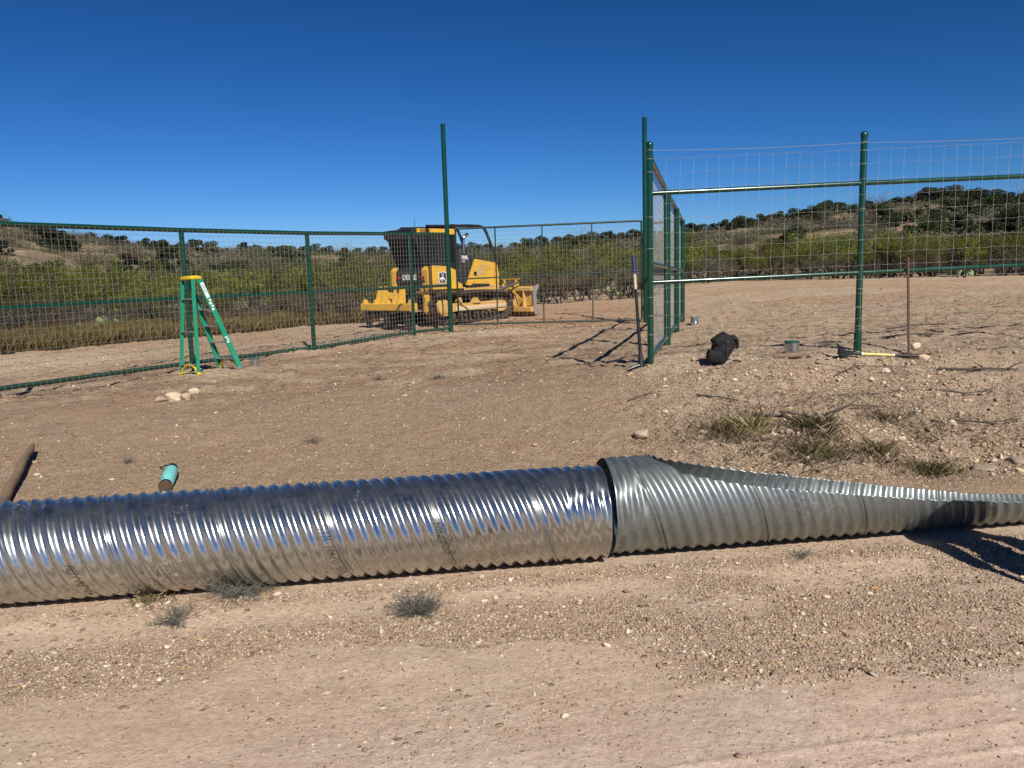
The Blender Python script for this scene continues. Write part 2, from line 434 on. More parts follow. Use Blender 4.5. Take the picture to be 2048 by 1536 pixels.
def ground_mat():
    t = NT('dry_caliche_ground')
    tc = t.new('ShaderNodeTexCoord'); P = tc.outputs['Object']
    base = t.attr('col', 'Color'); rk = t.attr('rk'); far = t.attr('far'); road = t.attr('road')
    n0 = t.noise(.9, 5, .6, P); n1 = t.noise(6, 6, .68, P); n2 = t.noise(34, 5, .7, P); n3 = t.noise(150, 3, .7, P)
    mp = t.new('ShaderNodeMapping'); t.link(P, mp.inputs[0]); mp.inputs['Rotation'].default_value = (0, 0, rad(-7.2)); mp.inputs['Scale'].default_value = (.5, 1.9, 1)
    ns = t.noise(3.0, 6, .62, mp.outputs[0])
    col = t.mix(t.ramp(n1, [(.34, 0), (.66, 1)]), base, t.mix(1.0, base, (.78, .76, .73), 'MULTIPLY'))
    col = t.mix(t.ramp(n0, [(.4, 0), (.68, .6)]), col, t.mix(1.0, col, (1.12, 1.0, .9), 'MULTIPLY'))
    col = t.mix(t.math('MULTIPLY', t.ramp(ns, [(.45, 0), (.66, .7)]), road), col, t.mix(1.0, base, (.86, .78, .74), 'MULTIPLY'))
    col = t.mix(t.ramp(n2, [(.36, .62), (.58, 0)]), col, t.mix(1.0, base, (.62, .56, .5), 'MULTIPLY'))
    # fine grit: small voronoi stones with their own tint
    vo = t.new('ShaderNodeTexVoronoi'); vo.inputs['Scale'].default_value = 62; t.link(P, vo.inputs['Vector'])
    vo2 = t.new('ShaderNodeTexVoronoi'); vo2.inputs['Scale'].default_value = 24; t.link(P, vo2.inputs['Vector'])
    sep = t.new('ShaderNodeSeparateColor'); t.link(vo.outputs['Color'], sep.inputs[0])
    sep2 = t.new('ShaderNodeSeparateColor'); t.link(vo2.outputs['Color'], sep2.inputs[0])
    thr = t.math('SUBTRACT', 1.0, t.math('MULTIPLY', rk, .55))
    pick = t.math('GREATER_THAN', sep.outputs[0], thr)
    core = t.ramp(vo.outputs['Distance'], [(.36, 1), (.5, 0)])
    peb = t.math('MULTIPLY', pick, core)
    thr2 = t.math('SUBTRACT', 1.0, t.math('MULTIPLY', rk, .30))
    peb2 = t.math('MULTIPLY', t.math('GREATER_THAN', sep2.outputs[0], thr2), t.ramp(vo2.outputs['Distance'], [(.30, 1), (.46, 0)]))
    pc = t.ramp(sep.outputs[1], [(0, (.17, .11, .075)), (.3, (.36, .26, .17)), (.55, (.29, .22, .19)), (.8, (.58, .46, .32)), (1, (.7, .6, .46))])
    pc2 = t.ramp(sep2.outputs[1], [(0, (.2, .13, .09)), (.35, (.38, .28, .19)), (.6, (.30, .23, .2)), (.85, (.58, .47, .33)), (1, (.7, .6, .46))])
    col = t.mix(t.math('MULTIPLY', peb, .85), col, pc); col = t.mix(t.math('MULTIPLY', peb2, .85), col, pc2)
    # organic litter: thin dark flecks
    mp2 = t.new('ShaderNodeMapping'); t.link(P, mp2.inputs[0]); mp2.inputs['Scale'].default_value = (4, 16, 4); mp2.inputs['Rotation'].default_value = (0, 0, .6)
    lit = t.noise(5, 4, .7, mp2.outputs[0])
    col = t.mix(t.math('MULTIPLY', t.ramp(lit, [(.60, 0), (.68, .7)]), t.attr('litter')), col, (.07, .048, .035))
    # far hillsides: bare pale slopes and orange cuts
    nf = t.noise(.16, 6, .6, P); nf2 = t.noise(.7, 6, .65, P)
    fc = t.ramp(nf, [(.30, (.12, .095, .06)), (.45, (.21, .155, .095)), (.56, (.36, .25, .16)), (.7, (.45, .31, .19))])
    fc = t.mix(t.ramp(nf2, [(.4, 0), (.62, .85)]), fc, (.11, .095, .055))
    col = t.mix(far, col, fc)
    t.set(Base_Color=col, Roughness=.95); t.b.inputs['Specular IOR Level'].default_value = .15
    h = t.math('ADD', t.math('MULTIPLY', n2, .5), t.math('MULTIPLY', n3, .22))
    h = t.math('ADD', h, t.math('MULTIPLY', n1, .9))
    h = t.math('ADD', h, t.math('MULTIPLY', peb, .30)); h = t.math('ADD', h, t.math('MULTIPLY', peb2, .6))
    h = t.math('ADD', h, t.math('MULTIPLY', t.math('MULTIPLY', ns, road), .35))
    bs = t.math('SUBTRACT', t.math('ADD', .75, t.math('MULTIPLY', rk, .3)), t.math('MULTIPLY', road, .27), True)
    b = t.new('ShaderNodeBump'); b.inputs['Distance'].default_value = .036; t.link(bs, b.inputs['Strength']); t.link(h, b.inputs['Height'])
    t.set(Normal=b.outputs[0])
    return t.mat
M['ground'] = ground_mat()

# ---------------------------------------------------------------- ground sheet
def gravel_density(x, y):
    v = y - .126 * x
    n = fbm(x * 1.2, y * 2.2, 4, 71)
    n2 = fbm(x * .5 + 4, y * 1.4, 3, 75)
    road = 1 - sstep(4.3, 4.9, v)
    strip = np.exp(-((v - 3.55 + .12 * x * (x > 0) - .05 * np.minimum(x, 0)) / .23) ** 2) * (1.3 * sstep(.35, .55, n) + .2)
    right = sstep(.3, 1.0, x) * sstep(2.75, 3.2, y) * (1 - sstep(3.95, 4.2, v)) * (.25 + 1.0 * sstep(.42, .6, n))
    edge = np.exp(-((v - 4.02) / .09) ** 2) * (.5 + n) * sstep(-5, 1.2, x)
    loose = .10 * sstep(.5, .68, n2) + .022
    m, pl, l = rough(x, y)
    d = road * np.maximum.reduce([strip, right, edge, loose])
    d = d + (1 - road) * (.95 * m * (.5 + n) + l * (.22 + .35 * sstep(.45, .65, n) * (1 - sstep(6.0, 7.5, y)) + .10 * sstep(.5, .62, n)) + pl * .05)
    return np.clip(d, 0, 1)

def make_ground():
    r = np.concatenate([np.array([.02, .5, 1.0, 1.5]), 1.9 * 1.0062 ** np.arange(0, 560), 62 * 1.016 ** np.arange(0, 90), 260 * 1.25 ** np.arange(0, 16)])
    r = np.unique(np.round(r, 4))
    a = np.concatenate([np.linspace(-180, -44, 56, endpoint=False), np.linspace(-44, 44, 660, endpoint=False), np.linspace(44, 180, 56, endpoint=False)])
    A, Rr = np.meshgrid(np.radians(a), r)
    X = Rr * np.sin(A); Y = Rr * np.cos(A)
    Z = zt(X, Y)
    nr, na = X.shape
    V = np.stack([X.ravel(), Y.ravel(), Z.ravel()], 1)
    i, j = np.meshgrid(np.arange(nr - 1), np.arange(na), indexing='ij'); j2 = (j + 1) % na
    F = np.stack([i * na + j, i * na + j2, (i + 1) * na + j2, (i + 1) * na + j], -1).reshape(-1, 4)[:, ::-1]
    x, y = V[:, 0], V[:, 1]; v = y - .126 * x
    m, pl, l = rough(x, y)
    cr_ = np.array([.64, .505, .415]); cb = np.array([.40, .30, .205]); cp = np.array([.52, .40, .28]); corange = np.array([.46, .305, .18]); cpale = np.array([.60, .475, .34]); crough = np.array([.49, .38, .275])
    cbrown = np.array([.32, .215, .14])
    def mx(c, t, d): return c * (1 - t[:, None]) + d * t[:, None]
    n = fbm(x * .35, y * .5, 4, 81); n2 = fbm(x * 1.3, y * 1.8, 3, 83)
    c = np.tile(cr_, (len(x), 1))
    c = mx(c, sstep(2.2, 3.2, v + (n - .5)) * .8, np.array([.56, .44, .325]))       # tan shoulder against pinkish road
    c = mx(c, (v < 4.3) * sstep(.25, .7, gravel_density(x, y)) * .45, np.array([.38, .29, .22]))
    c = mx(c, sstep(4.35, 5.1, v), cb)
    c = mx(c, m, crough)
    c = mx(c, pl, cp)
    c = mx(c, pl * sstep(.46, .62, n) * .6 * sstep(11, 14, y), corange)
    c = mx(c, np.exp(-(((x - 1.5) / 3.5) ** 2 + ((y - 27) / 7) ** 2)) * .9, np.array([.50, .30, .17]))
    c = mx(c, sstep(8.0, 10, y) * (1 - sstep(14, 19, y)) * (1 - m) * sstep(.36, .58, n2) * .75 * (x < 1.6), cbrown)
    for (mx_, my_, rr_) in ((-5.0, 12.7, .8), (-.5, 19.3, 1.2), (-4.3, 16.0, .5), (2.0, 9.5, .55), (4.2, 9.4, .5), (-11, 17.5, 2.5)):
        c = mx(c, .95 * np.exp(-(((x - mx_) ** 2 + (y - my_) ** 2) / rr_ ** 2) ** 2), cpale)
    c = c * (.93 + .14 * n2)[:, None]
    d = gravel_density(x, y)
    rk = np.clip(d * .8 + .20 - .13 * (v < 3.3), 0, 1) * (1 - sstep(14, 40, y))
    far = sstep(46, 56, np.hypot(x, y))
    roadm = 1 - sstep(4.0, 4.8, v)
    lit = np.clip(m * .8 + pl * .9 + l * .45, 0, 1)
    o = np_mesh('ground', V, F, M['ground'], attrs={'col': c, 'rk': rk, 'far': far, 'road': roadm, 'litter': lit}, smooth=True)
    tag(o, kind='structure')
make_ground()
# ---------------------------------------------------------------- culvert pipes
def galv_mat(name, rough, base, blotch, dust, chalk=.2):
    t = NT(name); c = t.coord()
    n = t.noise(2.2, 6, .65, c); n2 = t.noise(9, 5, .7, c); n3 = t.noise(45, 4, .7, c)
    vo = t.new('ShaderNodeTexVoronoi'); vo.inputs['Scale'].default_value = 55; t.link(c, vo.inputs['Vector'])
    sp = t.new('ShaderNodeSeparateColor'); t.link(vo.outputs['Color'], sp.inputs[0])
    span = t.math('ADD', t.math('MULTIPLY', sp.outputs[0], .16), .92)
    b = t.mix(t.ramp(n2, [(.35, 0), (.7, 1)]), base, tuple(v * blotch for v in base))
    b = t.mix(1.0, b, span, 'MULTIPLY')
    # stuck mud: dusty streaky patches
    mud = t.math('MULTIPLY', t.ramp(t.math('MULTIPLY', t.ramp(n, [(.53, 0), (.70, 1)]), t.ramp(n3, [(.44, 0), (.66, 1)])), [(.15, 0), (.6, 1)]), dust, True)
    film = t.math('MULTIPLY', t.ramp(n2, [(.35, .0), (.85, .26)]), dust, True)
    dirt = t.math('MAXIMUM', mud, t.math('MULTIPLY', film, .55))
    grey = chalk
    t.set(Base_Color=t.mix(dirt, b, (.40, .31, .22)), Metallic=t.math('SUBTRACT', 1.0 - grey, dirt, True),
          Roughness=t.math('ADD', t.ramp(n2, [(.3, rough * .8), (.75, rough * 1.35)]), t.math('MULTIPLY', dirt, .4), True))
    bm_ = t.bump(n3, .06, .003); t.set(Normal=bm_)
    gs = t.new('ShaderNodeBsdfGlossy'); t.link(b, gs.inputs['Color']); t.link(t.ramp(n2, [(.3, rough * .30), (.8, rough * .7)]), gs.inputs['Roughness'])
    mx = t.new('ShaderNodeMixShader'); t.link(t.math('MULTIPLY', t.math('SUBTRACT', 1.0, dirt, True), .42 - chalk * .7), mx.inputs[0])
    t.link(t.b.outputs[0], mx.inputs[1]); t.link(gs.outputs[0], mx.inputs[2]); t.link(mx.outputs[0], t.out.inputs[0])
    return t.mat
M['galv_new'] = galv_mat('shiny_galvanised_sheet', .27, (.57, .585, .555), .78, .8, .035)
M['galv_old'] = galv_mat('dull_galvanised_sheet', .46, (.29, .32, .31), .80, .35, .25)
M['inkwire'] = M['ink']

PD = Vector((1, .126, 0)).normalized()
class Pipe:
    def __init__(s, x0, y0, slope, R, lead, amp, s0, ncor=9, top0=0.0, zb=0.0, flat=()):
        s.d = Vector((1, slope, 0)).normalized(); s.n = Vector((-s.d.y, s.d.x, 0)); s.o = Vector((x0, y0, zb + R + amp * .6))
        s.R, s.lead, s.amp, s.s0, s.nc, s.flat = R, lead, amp, s0, ncor, flat
    def rad(s, t, phi):
        """t axial metres, phi from top towards the camera"""
        u = (t - s.s0) / s.lead - phi / (2 * np.pi)
        fr = u - np.floor(u)
        d = np.minimum(fr, 1 - fr) * s.lead
        w = np.cos(2 * np.pi * s.nc * u)
        w = w * (1.0)
        g = np.exp(-(d / .018) ** 4)
        r = s.amp * w * (1 - .35 * g) + .005 * np.exp(-((d - .0125) / .0045) ** 2) - .0125 * np.exp(-(d / .0058) ** 2)
        for (a, b, sgn) in s.flat:      # re-rolled ends: annular rings pressed over the helix
            m = sstep(0, .04, (t - a) * 1.0) * sstep(0, .04, (b - t))
            r = r * (1 - .55 * m) + m * .0052 * np.cos(2 * np.pi * t / .0635)
        return s.R + r
    def pt(s, t, phi, off=0.0):
        r = s.rad(t, phi) + off
        c, sn = np.cos(phi), np.sin(phi)
        return np.stack([s.o.x + s.d.x * t - s.n.x * r * sn, s.o.y + s.d.y * t - s.n.y * r * sn, s.o.z + r * c], -1)
    def sheet(s, name, t0, t1, mat, parent, cut=None, nphi=192, step=.0058, cut2=None):
        T = np.linspace(t0, t1, int((t1 - t0) / step)); U = np.linspace(0, 1, nphi)
        TT, UU = np.meshgrid(T, U, indexing='ij')
        if cut is None: ph0 = np.zeros_like(T); ph1 = ph0
        else:
            h = cut(T); ph0 = np.arccos(np.clip((h - s.o.z) / s.R, -1, 1)); ph0 = np.where(h > s.o.z + s.R * .999, 0, ph0)
            h = (cut2 or cut)(T); ph1 = np.arccos(np.clip((h - s.o.z) / s.R, -1, 1)); ph1 = np.where(h > s.o.z + s.R * .999, 0, ph1)
        PH = ph0[:, None] + UU * (2 * np.pi - (ph0 + ph1)[:, None])
        V = s.pt(TT, PH); nt = len(T)
        i, j = np.meshgrid(np.arange(nt - 1), np.arange(nphi - 1), indexing='ij')
        F = np.stack([i * nphi + j, i * nphi + j + 1, (i + 1) * nphi + j + 1, (i + 1) * nphi + j], -1).reshape(-1, 4)
        o = np_mesh(name, V.reshape(-1, 3), F, mat, parent, smooth=True)
        if cut is None:
            bm = bmesh.new(); bm.from_mesh(o.data); bmesh.ops.remove_doubles(bm, verts=bm.verts, dist=1e-5); bm.to_mesh(o.data); bm.free()
        md = o.modifiers.new('sheet_thickness', 'SOLIDIFY'); md.thickness = .0025; md.offset = -1
        return o

GLY = {  # single stroke lettering on a 4 x 6 grid, as polylines
 'A': [[(0, 0), (0, 4), (2, 6), (4, 4), (4, 0)], [(0, 2.6), (4, 2.6)]], 'B': [[(0, 0), (0, 6), (3, 6), (4, 5), (4, 4), (3, 3), (0, 3)], [(3, 3), (4, 2), (4, 1), (3, 0), (0, 0)]],
 'C': [[(4, 5), (3, 6), (1, 6), (0, 5), (0, 1), (1, 0), (3, 0), (4, 1)]], 'D': [[(0, 0), (0, 6), (2.5, 6), (4, 4.5), (4, 1.5), (2.5, 0), (0, 0)]],
 'E': [[(4, 6), (0, 6), (0, 0), (4, 0)], [(0, 3), (3, 3)]], 'F': [[(4, 6), (0, 6), (0, 0)], [(0, 3), (3, 3)]], 'G': [[(4, 5), (3, 6), (1, 6), (0, 5), (0, 1), (1, 0), (3, 0), (4, 1), (4, 3), (2.5, 3)]],
 'I': [[(2, 0), (2, 6)]], 'M': [[(0, 0), (0, 6), (2, 3), (4, 6), (4, 0)]], 'N': [[(0, 0), (0, 6), (4, 0), (4, 6)]], 'O': [[(1, 0), (0, 1), (0, 5), (1, 6), (3, 6), (4, 5), (4, 1), (3, 0), (1, 0)]],
 'L': [[(0, 6), (0, 0), (4, 0)]], 'T': [[(0, 6), (4, 6)], [(2, 6), (2, 0)]], 'S': [[(4, 5), (3, 6), (1, 6), (0, 5), (0, 4), (1, 3), (3, 3), (4, 2), (4, 1), (3, 0), (1, 0), (0, 1)]],
 'U': [[(0, 6), (0, 1), (1, 0), (3, 0), (4, 1), (4, 6)]], 'V': [[(0, 6), (2, 0), (4, 6)]], 'R': [[(0, 0), (0, 6), (3, 6), (4, 5), (4, 4), (3, 3), (0, 3)], [(2, 3), (4, 0)]],
 '1': [[(1, 5), (2, 6), (2, 0)]], '2': [[(0, 5), (1, 6), (3, 6), (4, 5), (4, 4), (0, 0), (4, 0)]], '3': [[(0, 5), (1, 6), (3, 6), (4, 5), (4, 4), (3, 3), (1.5, 3)], [(3, 3), (4, 2), (4, 1), (3, 0), (1, 0), (0, 1)]],
 '5': [[(4, 6), (0, 6), (0, 3.4), (3, 3.4), (4, 2.4), (4, 1), (3, 0), (0, 0)]], '9': [[(4, 3), (1, 3), (0, 4), (0, 5), (1, 6), (3, 6), (4, 5), (4, 1), (3, 0), (0, 0)]], '0': [[(1, 0), (0, 1), (0, 5), (1, 6), (3, 6), (4, 5), (4, 1), (3, 0), (1, 0)]],
 '6': [[(4, 6), (1, 6), (0, 5), (0, 1), (1, 0), (3, 0), (4, 1), (4, 3), (0, 3)]], '-': [[(1, 3), (3, 3)]], '/': [[(0, 0), (4, 6)]], ' ': []}
def pipe_text(pipe, text, t0, phi0, h, parent, name='stencilled_lettering', w=.0022, adv=.42, dots=False, dphi=1):
    """lettering that runs down the helix; letter tops point along +axis"""
    V = []; Fc = []
    tw = pipe.lead / (2 * np.pi)
    for k, ch in enumerate(text):
        for pl in GLY.get(ch, []):
            for a, b in zip(pl[:-1], pl[1:]):
                L = math.hypot(b[0] - a[0], b[1] - a[1]) / 6 * h
                n = max(2, int(L / .004))
                if dots and L < .002: continue
                pts = []
                for q in range(n + 1):
                    f = q / n; gx = a[0] + (b[0] - a[0]) * f; gy = a[1] + (b[1] - a[1]) * f
                    arc = (k * 6.0 + gx) / 6 * h * adv * 1.35
                    phi = phi0 + arc / pipe.R; t = t0 + gy / 6 * h + tw * (phi - phi0)
                    pts.append((t, phi))
                dx = (b[0] - a[0]) * adv * 1.35; dy = (b[1] - a[1]); dl = math.hypot(dx, dy); nx, ny = -dy / dl, dx / dl
                base = len(V)
                for (t, ph) in pts:
                    for sg in (-1, 1):
                        V.append((t + ny * w * .5 * sg, ph + nx * w * .5 * sg / pipe.R))
                for q in range(n):
                    if dots and q % 2: continue
                    Fc.append((base + 2 * q, base + 2 * q + 1, base + 2 * q + 3, base + 2 * q + 2))
    V = np.array(V); P_ = pipe.pt(V[:, 0], V[:, 1], .0009)
    return np_mesh(name, P_, np.array(Fc), M['ink'], parent)

p1 = Pipe(.50, 4.187 + .126 * (.50 + 1.21), .126, .2665, .557, .0070, -.512 * 1.008, ncor=8, flat=((-.26, .5, 1),))
pr1 = empty('culvert_pipe', (0, 0, 0), 0, 'long shiny corrugated steel culvert pipe lying at the left of the road', 'culvert pipe')
p1.sheet('corrugated_sheet', -5.0, -.001, M['galv_new'], pr1, step=.0036)
pipe_text(p1, 'ABI10 CC', -2.86, 1.62, .052, pr1, w=.0032)
pipe_text(p1, 'ENTECH IND STM A920 DOC', -1.70, .02, .052, pr1, w=.0027, adv=.40)
pipe_text(p1, '100', -1.57, .38, .046, pr1, w=.0026, adv=.4)
pipe_text(p1, 'AB2359 13', -.985, 1.28, .056, pr1, w=.0032)

p2 = Pipe(.53, 4.475 + .131 * (.53 - .58), .131, .279, .62, .0070, .70, 8, flat=((-.05, .20, 1),))
pr2 = empty('culvert_end_section', (0, 0, 0), 0, 'dull grey corrugated pipe end cut to a long open slope at the right', 'culvert pipe')
CUTX = np.array([.60, .76, .84, .95, 1.25, 1.55, 2.48, 3.15, 4.2]) - .53
CUTZ = np.array([.60, .585, .555, .50, .435, .386, .262, .198, .13])
CUTZ2 = np.array([.60, .585, .55, .50, .425, .36, .205, .115, .045])      # the far side of the cut runs a little lower: the pipe lies slightly rolled
p2.sheet('mitred_sheet', 0, 3.6, M['galv_old'], pr2, step=.0042, cut=lambda T: np.interp(T, CUTX, CUTZ), cut2=lambda T: np.interp(T, CUTX, CUTZ2))
pipe_text(p2, 'AASHTO M36 16 GA', .98, .80, .03, pr2, w=.0028, dots=True)
pipe_text(p2, 'ASTM A929 24 IN', 1.03, .80, .03, pr2, w=.0028, dots=True)
pipe_text(p2, '2000 151 032', .92, 1.1, .022, pr2, w=.0026, dots=True)

# ---------------------------------------------------------------- fences
def wire(mb, pts, r, n=3): mb.tube(pts, r, n, cap=False)

def grid_mesh(a, b, zb0, zt0, zb1, zt1, sp, r, name, mat, parent, off=0.0, spz=None, wob=.004):
    """welded wire: verticals every sp along a-b, horizontals every sp"""
    a, b = Vector((*a, 0)), Vector((*b, 0)); L = (b - a).length; d = (b - a) / L; nrm = Vector((-d.y, d.x, 0)) * off
    mb = MB(); n = max(2, int(round(L / sp)))
    for i in range(1, n):
        f = i / n; p = a + (b - a) * f + nrm; zb = zb0 + (zb1 - zb0) * f; zt_ = zt0 + (zt1 - zt0) * f
        k = random.uniform(-wob, wob)
        wire(mb, [(p.x, p.y, zb), (p.x + d.x * k, p.y + d.y * k, (zb + zt_) / 2), (p.x, p.y, zt_)], r)
    m = max(2, int(round((zt0 - zb0) / (spz or sp))))
    for j in range(0, m + 1):
        g = j / m
        pts = [a + nrm + Vector((0, 0, zb0 + (zt0 - zb0) * g)), (a + b) / 2 + nrm + Vector((0, 0, (zb0 + zb1 + (zt0 - zb0 + zt1 - zb1) * g) / 2 + random.uniform(-wob, wob))), b + nrm + Vector((0, 0, zb1 + (zt1 - zb1) * g))]
        wire(mb, pts, r)
    return mb.build(name, mat, parent, smooth=False, fix=False)

def post(parent, x, y, zb, ztop, r, mat=None, cap=True, name='post', sleeve=None):
    mb = MB(); pr = [(r, zb), (r, ztop)]
    if cap: pr = [(r, zb), (r, ztop - r * .2), (r * 1.12, ztop - r * .2), (r * 1.12, ztop + r * .5), (r * .95, ztop + r * .95), (r * .6, ztop + r * 1.3), (.001, ztop + r * 1.4)]
    if sleeve: pr = [(r * 1.22, zb), (r * 1.22, zb + sleeve)] + [(r, zb + sleeve + .01)] + pr[1:]
    mb.lathe([(q, z) for q, z in pr], (x, y, 0), n=20)
    return mb.build(name, mat or M['green'], parent, angle=30)

def rail(parent, a, b, r, mat=None, name='rail', bow=0.0):
    a, b = Vector(a), Vector(b)
    pts = [a + (b - a) * f + Vector((0, 0, bow * math.sin(math.pi * f))) for f in (0, .25, .5, .75, 1)]
    return MB().tube(pts, r, 14).build(name, mat or M['green'], parent, angle=40)

# left panel fence
lf = empty('panel_fence', (-5.93, 14.36, gz(-5.93, 14.36)), 0, 'long green pipe fence with silver wire grid behind the ladder, left of the bulldozer', 'fence')
def rel(o, root):       # keep world coordinates when parented to a moved empty
    o.matrix_parent_inverse = Matrix.Translation(-root.location)
LFP = [(-9.3, 8.75), (-7.68, 11.45), (-5.93, 14.36), (-4.19, 16.48), (-2.39, 19.22), (-1.60, 20.13)]
LZ = [(2.66, 1.40, .20), (2.64, 1.40, .215), (2.66, 1.43, .235), (2.67, 1.44, .27), (2.75, 1.46, .36), (2.77, 1.47, .365)]
for i in range(5):
    (xa, ya), (xb, yb) = LFP[i], LFP[i + 1]
    for k, rr in ((0, .042), (1, .038), (2, .038)):
        rel(rail(lf, (xa, ya, LZ[i][k]), (xb, yb, LZ[i + 1][k]), rr), lf)
    rel(grid_mesh((xa, ya), (xb, yb), LZ[i][2] - .09, LZ[i][0], LZ[i + 1][2] - .09, LZ[i + 1][0], .103, .0027, 'wire_mesh', M['wire'], lf, off=-.045), lf)
for i in (0, 1, 2, 3, 4):
    rel(post(lf, *LFP[i], gz(*LFP[i]) - .3, LZ[i][0] - .01, .045, cap=False), lf)

# tall gate posts
for (x, y, zt_, lab) in ((-1.545, 20.18, 5.49, 'tall green gate post in front of the bulldozer cab, rising far above the fence'),
                         (3.49, 20.0, 5.47, 'tall green gate post mostly hidden behind the near corner post on the right')):
    g = empty('gate_post', (x, y, gz(x, y)), 0, lab, 'gate post')
    rel(post(g, x, y, gz(x, y) - .4, zt_, .060, cap=False, name='pole'), g)
    rel(MB().lathe([(.0605, zt_ - .001), (.058, zt_ + .006), (.05, zt_ + .008)], (x, y, 0)).build('end_cap', M['green_dark'], g), g)

# swing gate
ga, gb = Vector((-1.34, 20.25, 0)), Vector((3.40, 20.02, 0))
gt = empty('wire_gate', (3.40, 20.02, gz(3.4, 20)), 0, 'wide dark green farm gate of wire grid, closed between the two tall posts', 'gate')
gzb, gzt, gzm = (.455, .45), (2.90, 2.95), (1.62, 1.70)
def gp(f, z): 
    p = ga + (gb - ga) * f; return (p.x, p.y, z[0] + (z[1] - z[0]) * f)
for nm, z in (('bottom_rail', gzb), ('top_rail', gzt), ('middle_rail', gzm)):
    rel(rail(gt, gp(0, z), gp(1, z), .026 if nm != 'middle_rail' else .02, M['green_dark'], nm), gt)
for f in (0, .215, .468, .735, 1):
    rel(rail(gt, gp(f, gzb), gp(f, gzt), .024 if f in (0, 1) else .018, M['green_dark'], 'upright'), gt)
rel(grid_mesh((ga.x, ga.y), (gb.x, gb.y), gzb[0], gzt[0], gzb[1], gzt[1], .105, .0022, 'wire_mesh', M['wire'], gt, off=-.03), gt)
rel(MB().tube([gp(.71, (1.70, 1.70)), gp(.735, (1.58, 1.58)), gp(.76, (1.72, 1.72))], .012, 8).build('brace', M['green_dark'], gt), gt)
for z in (.75, 2.45):
    rel(MB().box((3.44, 20.01, z), (.10, .05, .06), bev=.008).tube([(3.42, 19.98, z - .06), (3.42, 19.98, z + .06)], .02, 8).build('hinge', M['black'], gt), gt)

# wing of panels running from the near corner post back to the gate
WP = [(1.71, 9.44), (2.60, 12.86), (3.44, 16.05), (4.28, 19.28)]
WZ = [(2.99, 1.755, .635), (2.93, 1.72, .60), (2.90, 1.70, .57), (2.87, 1.67, .555)]
wf = empty('side_fence', (2.6, 12.86, gz(2.6, 12.86)), 0, 'green panel fence seen edge on, running back from the near corner post to the gate', 'fence')
for i in range(3):
    (xa, ya), (xb, yb) = WP[i], WP[i + 1]
    for k, rr in ((0, .036), (1, .036), (2, .036)):
        rel(rail(wf, (xa, ya, WZ[i][k]), (xb, yb, WZ[i + 1][k]), rr), wf)
    rel(grid_mesh((xa, ya), (xb, yb), WZ[i][2] - .1, WZ[i][0], WZ[i + 1][2] - .1, WZ[i + 1][0], .103, .0021, 'wire_mesh', M['wire'], wf, off=.045), wf)
for i in (1, 2, 3):
    rel(post(wf, *WP[i], gz(*WP[i]) - .3, WZ[i][0] + .02, .06, cap=False), wf)
for k in (0, 1, 2):
    rel(rail(wf, (4.28, 19.28, WZ[3][k]), (3.5, 20.0, WZ[3][k]), .034), wf)
rel(grid_mesh((4.28, 19.28), (3.5, 20.0), .46, 2.87, .46, 2.87, .103, .0027, 'wire_mesh', M['wire'], wf), wf)

# right fence: two posts in view, two rails, woven wire and a barbed strand
rf = empty('field_fence', (4.25, 9.48, gz(4.25, 9.48)), 0, 'green two-rail pipe fence with woven wire and a barbed strand, at the right', 'fence')
RP = [(1.70, 9.40), (4.24, 9.44), (6.80, 9.50), (9.4, 9.56)]
RT = [3.14, 3.19, 3.22, 3.25]; R1 = [2.575, 2.625, 2.665, 2.70]; R2 = [1.527, 1.572, 1.615, 1.65]
for i, (x, y) in enumerate(RP):
    rel(post(rf, x, y, gz(x, y) - .35, RT[i] - .02, .038, sleeve=(.35 + .22) if i == 1 else None), rf)
for i in range(3):
    for Z in (R1, R2):
        rel(rail(rf, (RP[i][0], RP[i][1], Z[i]), (RP[i + 1][0], RP[i + 1][1], Z[i + 1]), .0275), rf)
sm = MB()      # pipe coupling on the second rail
rel(MB().tube([(5.0, 9.459, 1.585), (5.22, 9.464, 1.589)], .0315, 14).build('rail_sleeve', M['green'], rf), rf)
# woven wire: stays every .157, horizontals crimped
zr = [(2.964, 3.010), (2.797, 2.848), (2.615, 2.67), (2.45, 2.49), (2.28, 2.31), (2.10, 2.14), (1.925, 1.965), (1.77, 1.81), (1.63, 1.66), (1.46, 1.49), (1.29, 1.32), (1.13, 1.16), (.98, 1.01), (.84, .87), (.71, .74), (.60, .63)]
x0, x1 = 1.73, 9.3
def wy(x): return 9.40 + (x - 1.7) * .0208 - .05
mb = MB(); mb2 = MB()
def hz(k, x):
    z0, z1 = zr[k]; z = z0 + (z1 - z0) * (x - 1.7) / 2.54
    if k > 8: z = max(z, gz(x, 9.42) + .02 + .13 * (15 - k))
    return z
nst = int((x1 - x0) / .157); hzc = {}
for k in range(len(zr)):
    pts = []
    for i in range(nst + 1):
        x = x0 + i * .157
        z = hz(k, x) + .004 * math.sin(i * 1.9 + k) + random.uniform(-.003, .003); hzc[k, i] = z
        pts += [(x - .02, wy(x), z - .004), (x, wy(x), z + .004), (x + .06, wy(x), z - .002)]
    wire(mb, pts, .0014 if k else .0018)
for i in range(1, nst + 1):
    x = x0 + i * .157; pts = []
    for k in range(len(zr)): pts.append((x + random.uniform(-.012, .012) * (1 if k in (0, 1, 4, 7, 10) else .3), wy(x) - .003, hzc[k, i]))
    wire(mb, pts, .00125, 6)
    for k in range(1, len(zr)):
        p = pts[k]; mb.box(p, (.006, .006, .008))
rel(mb.build('woven_wire', M['wire_bright'], rf, smooth=True, angle=80, fix=False), rf)
pts = []; L = []
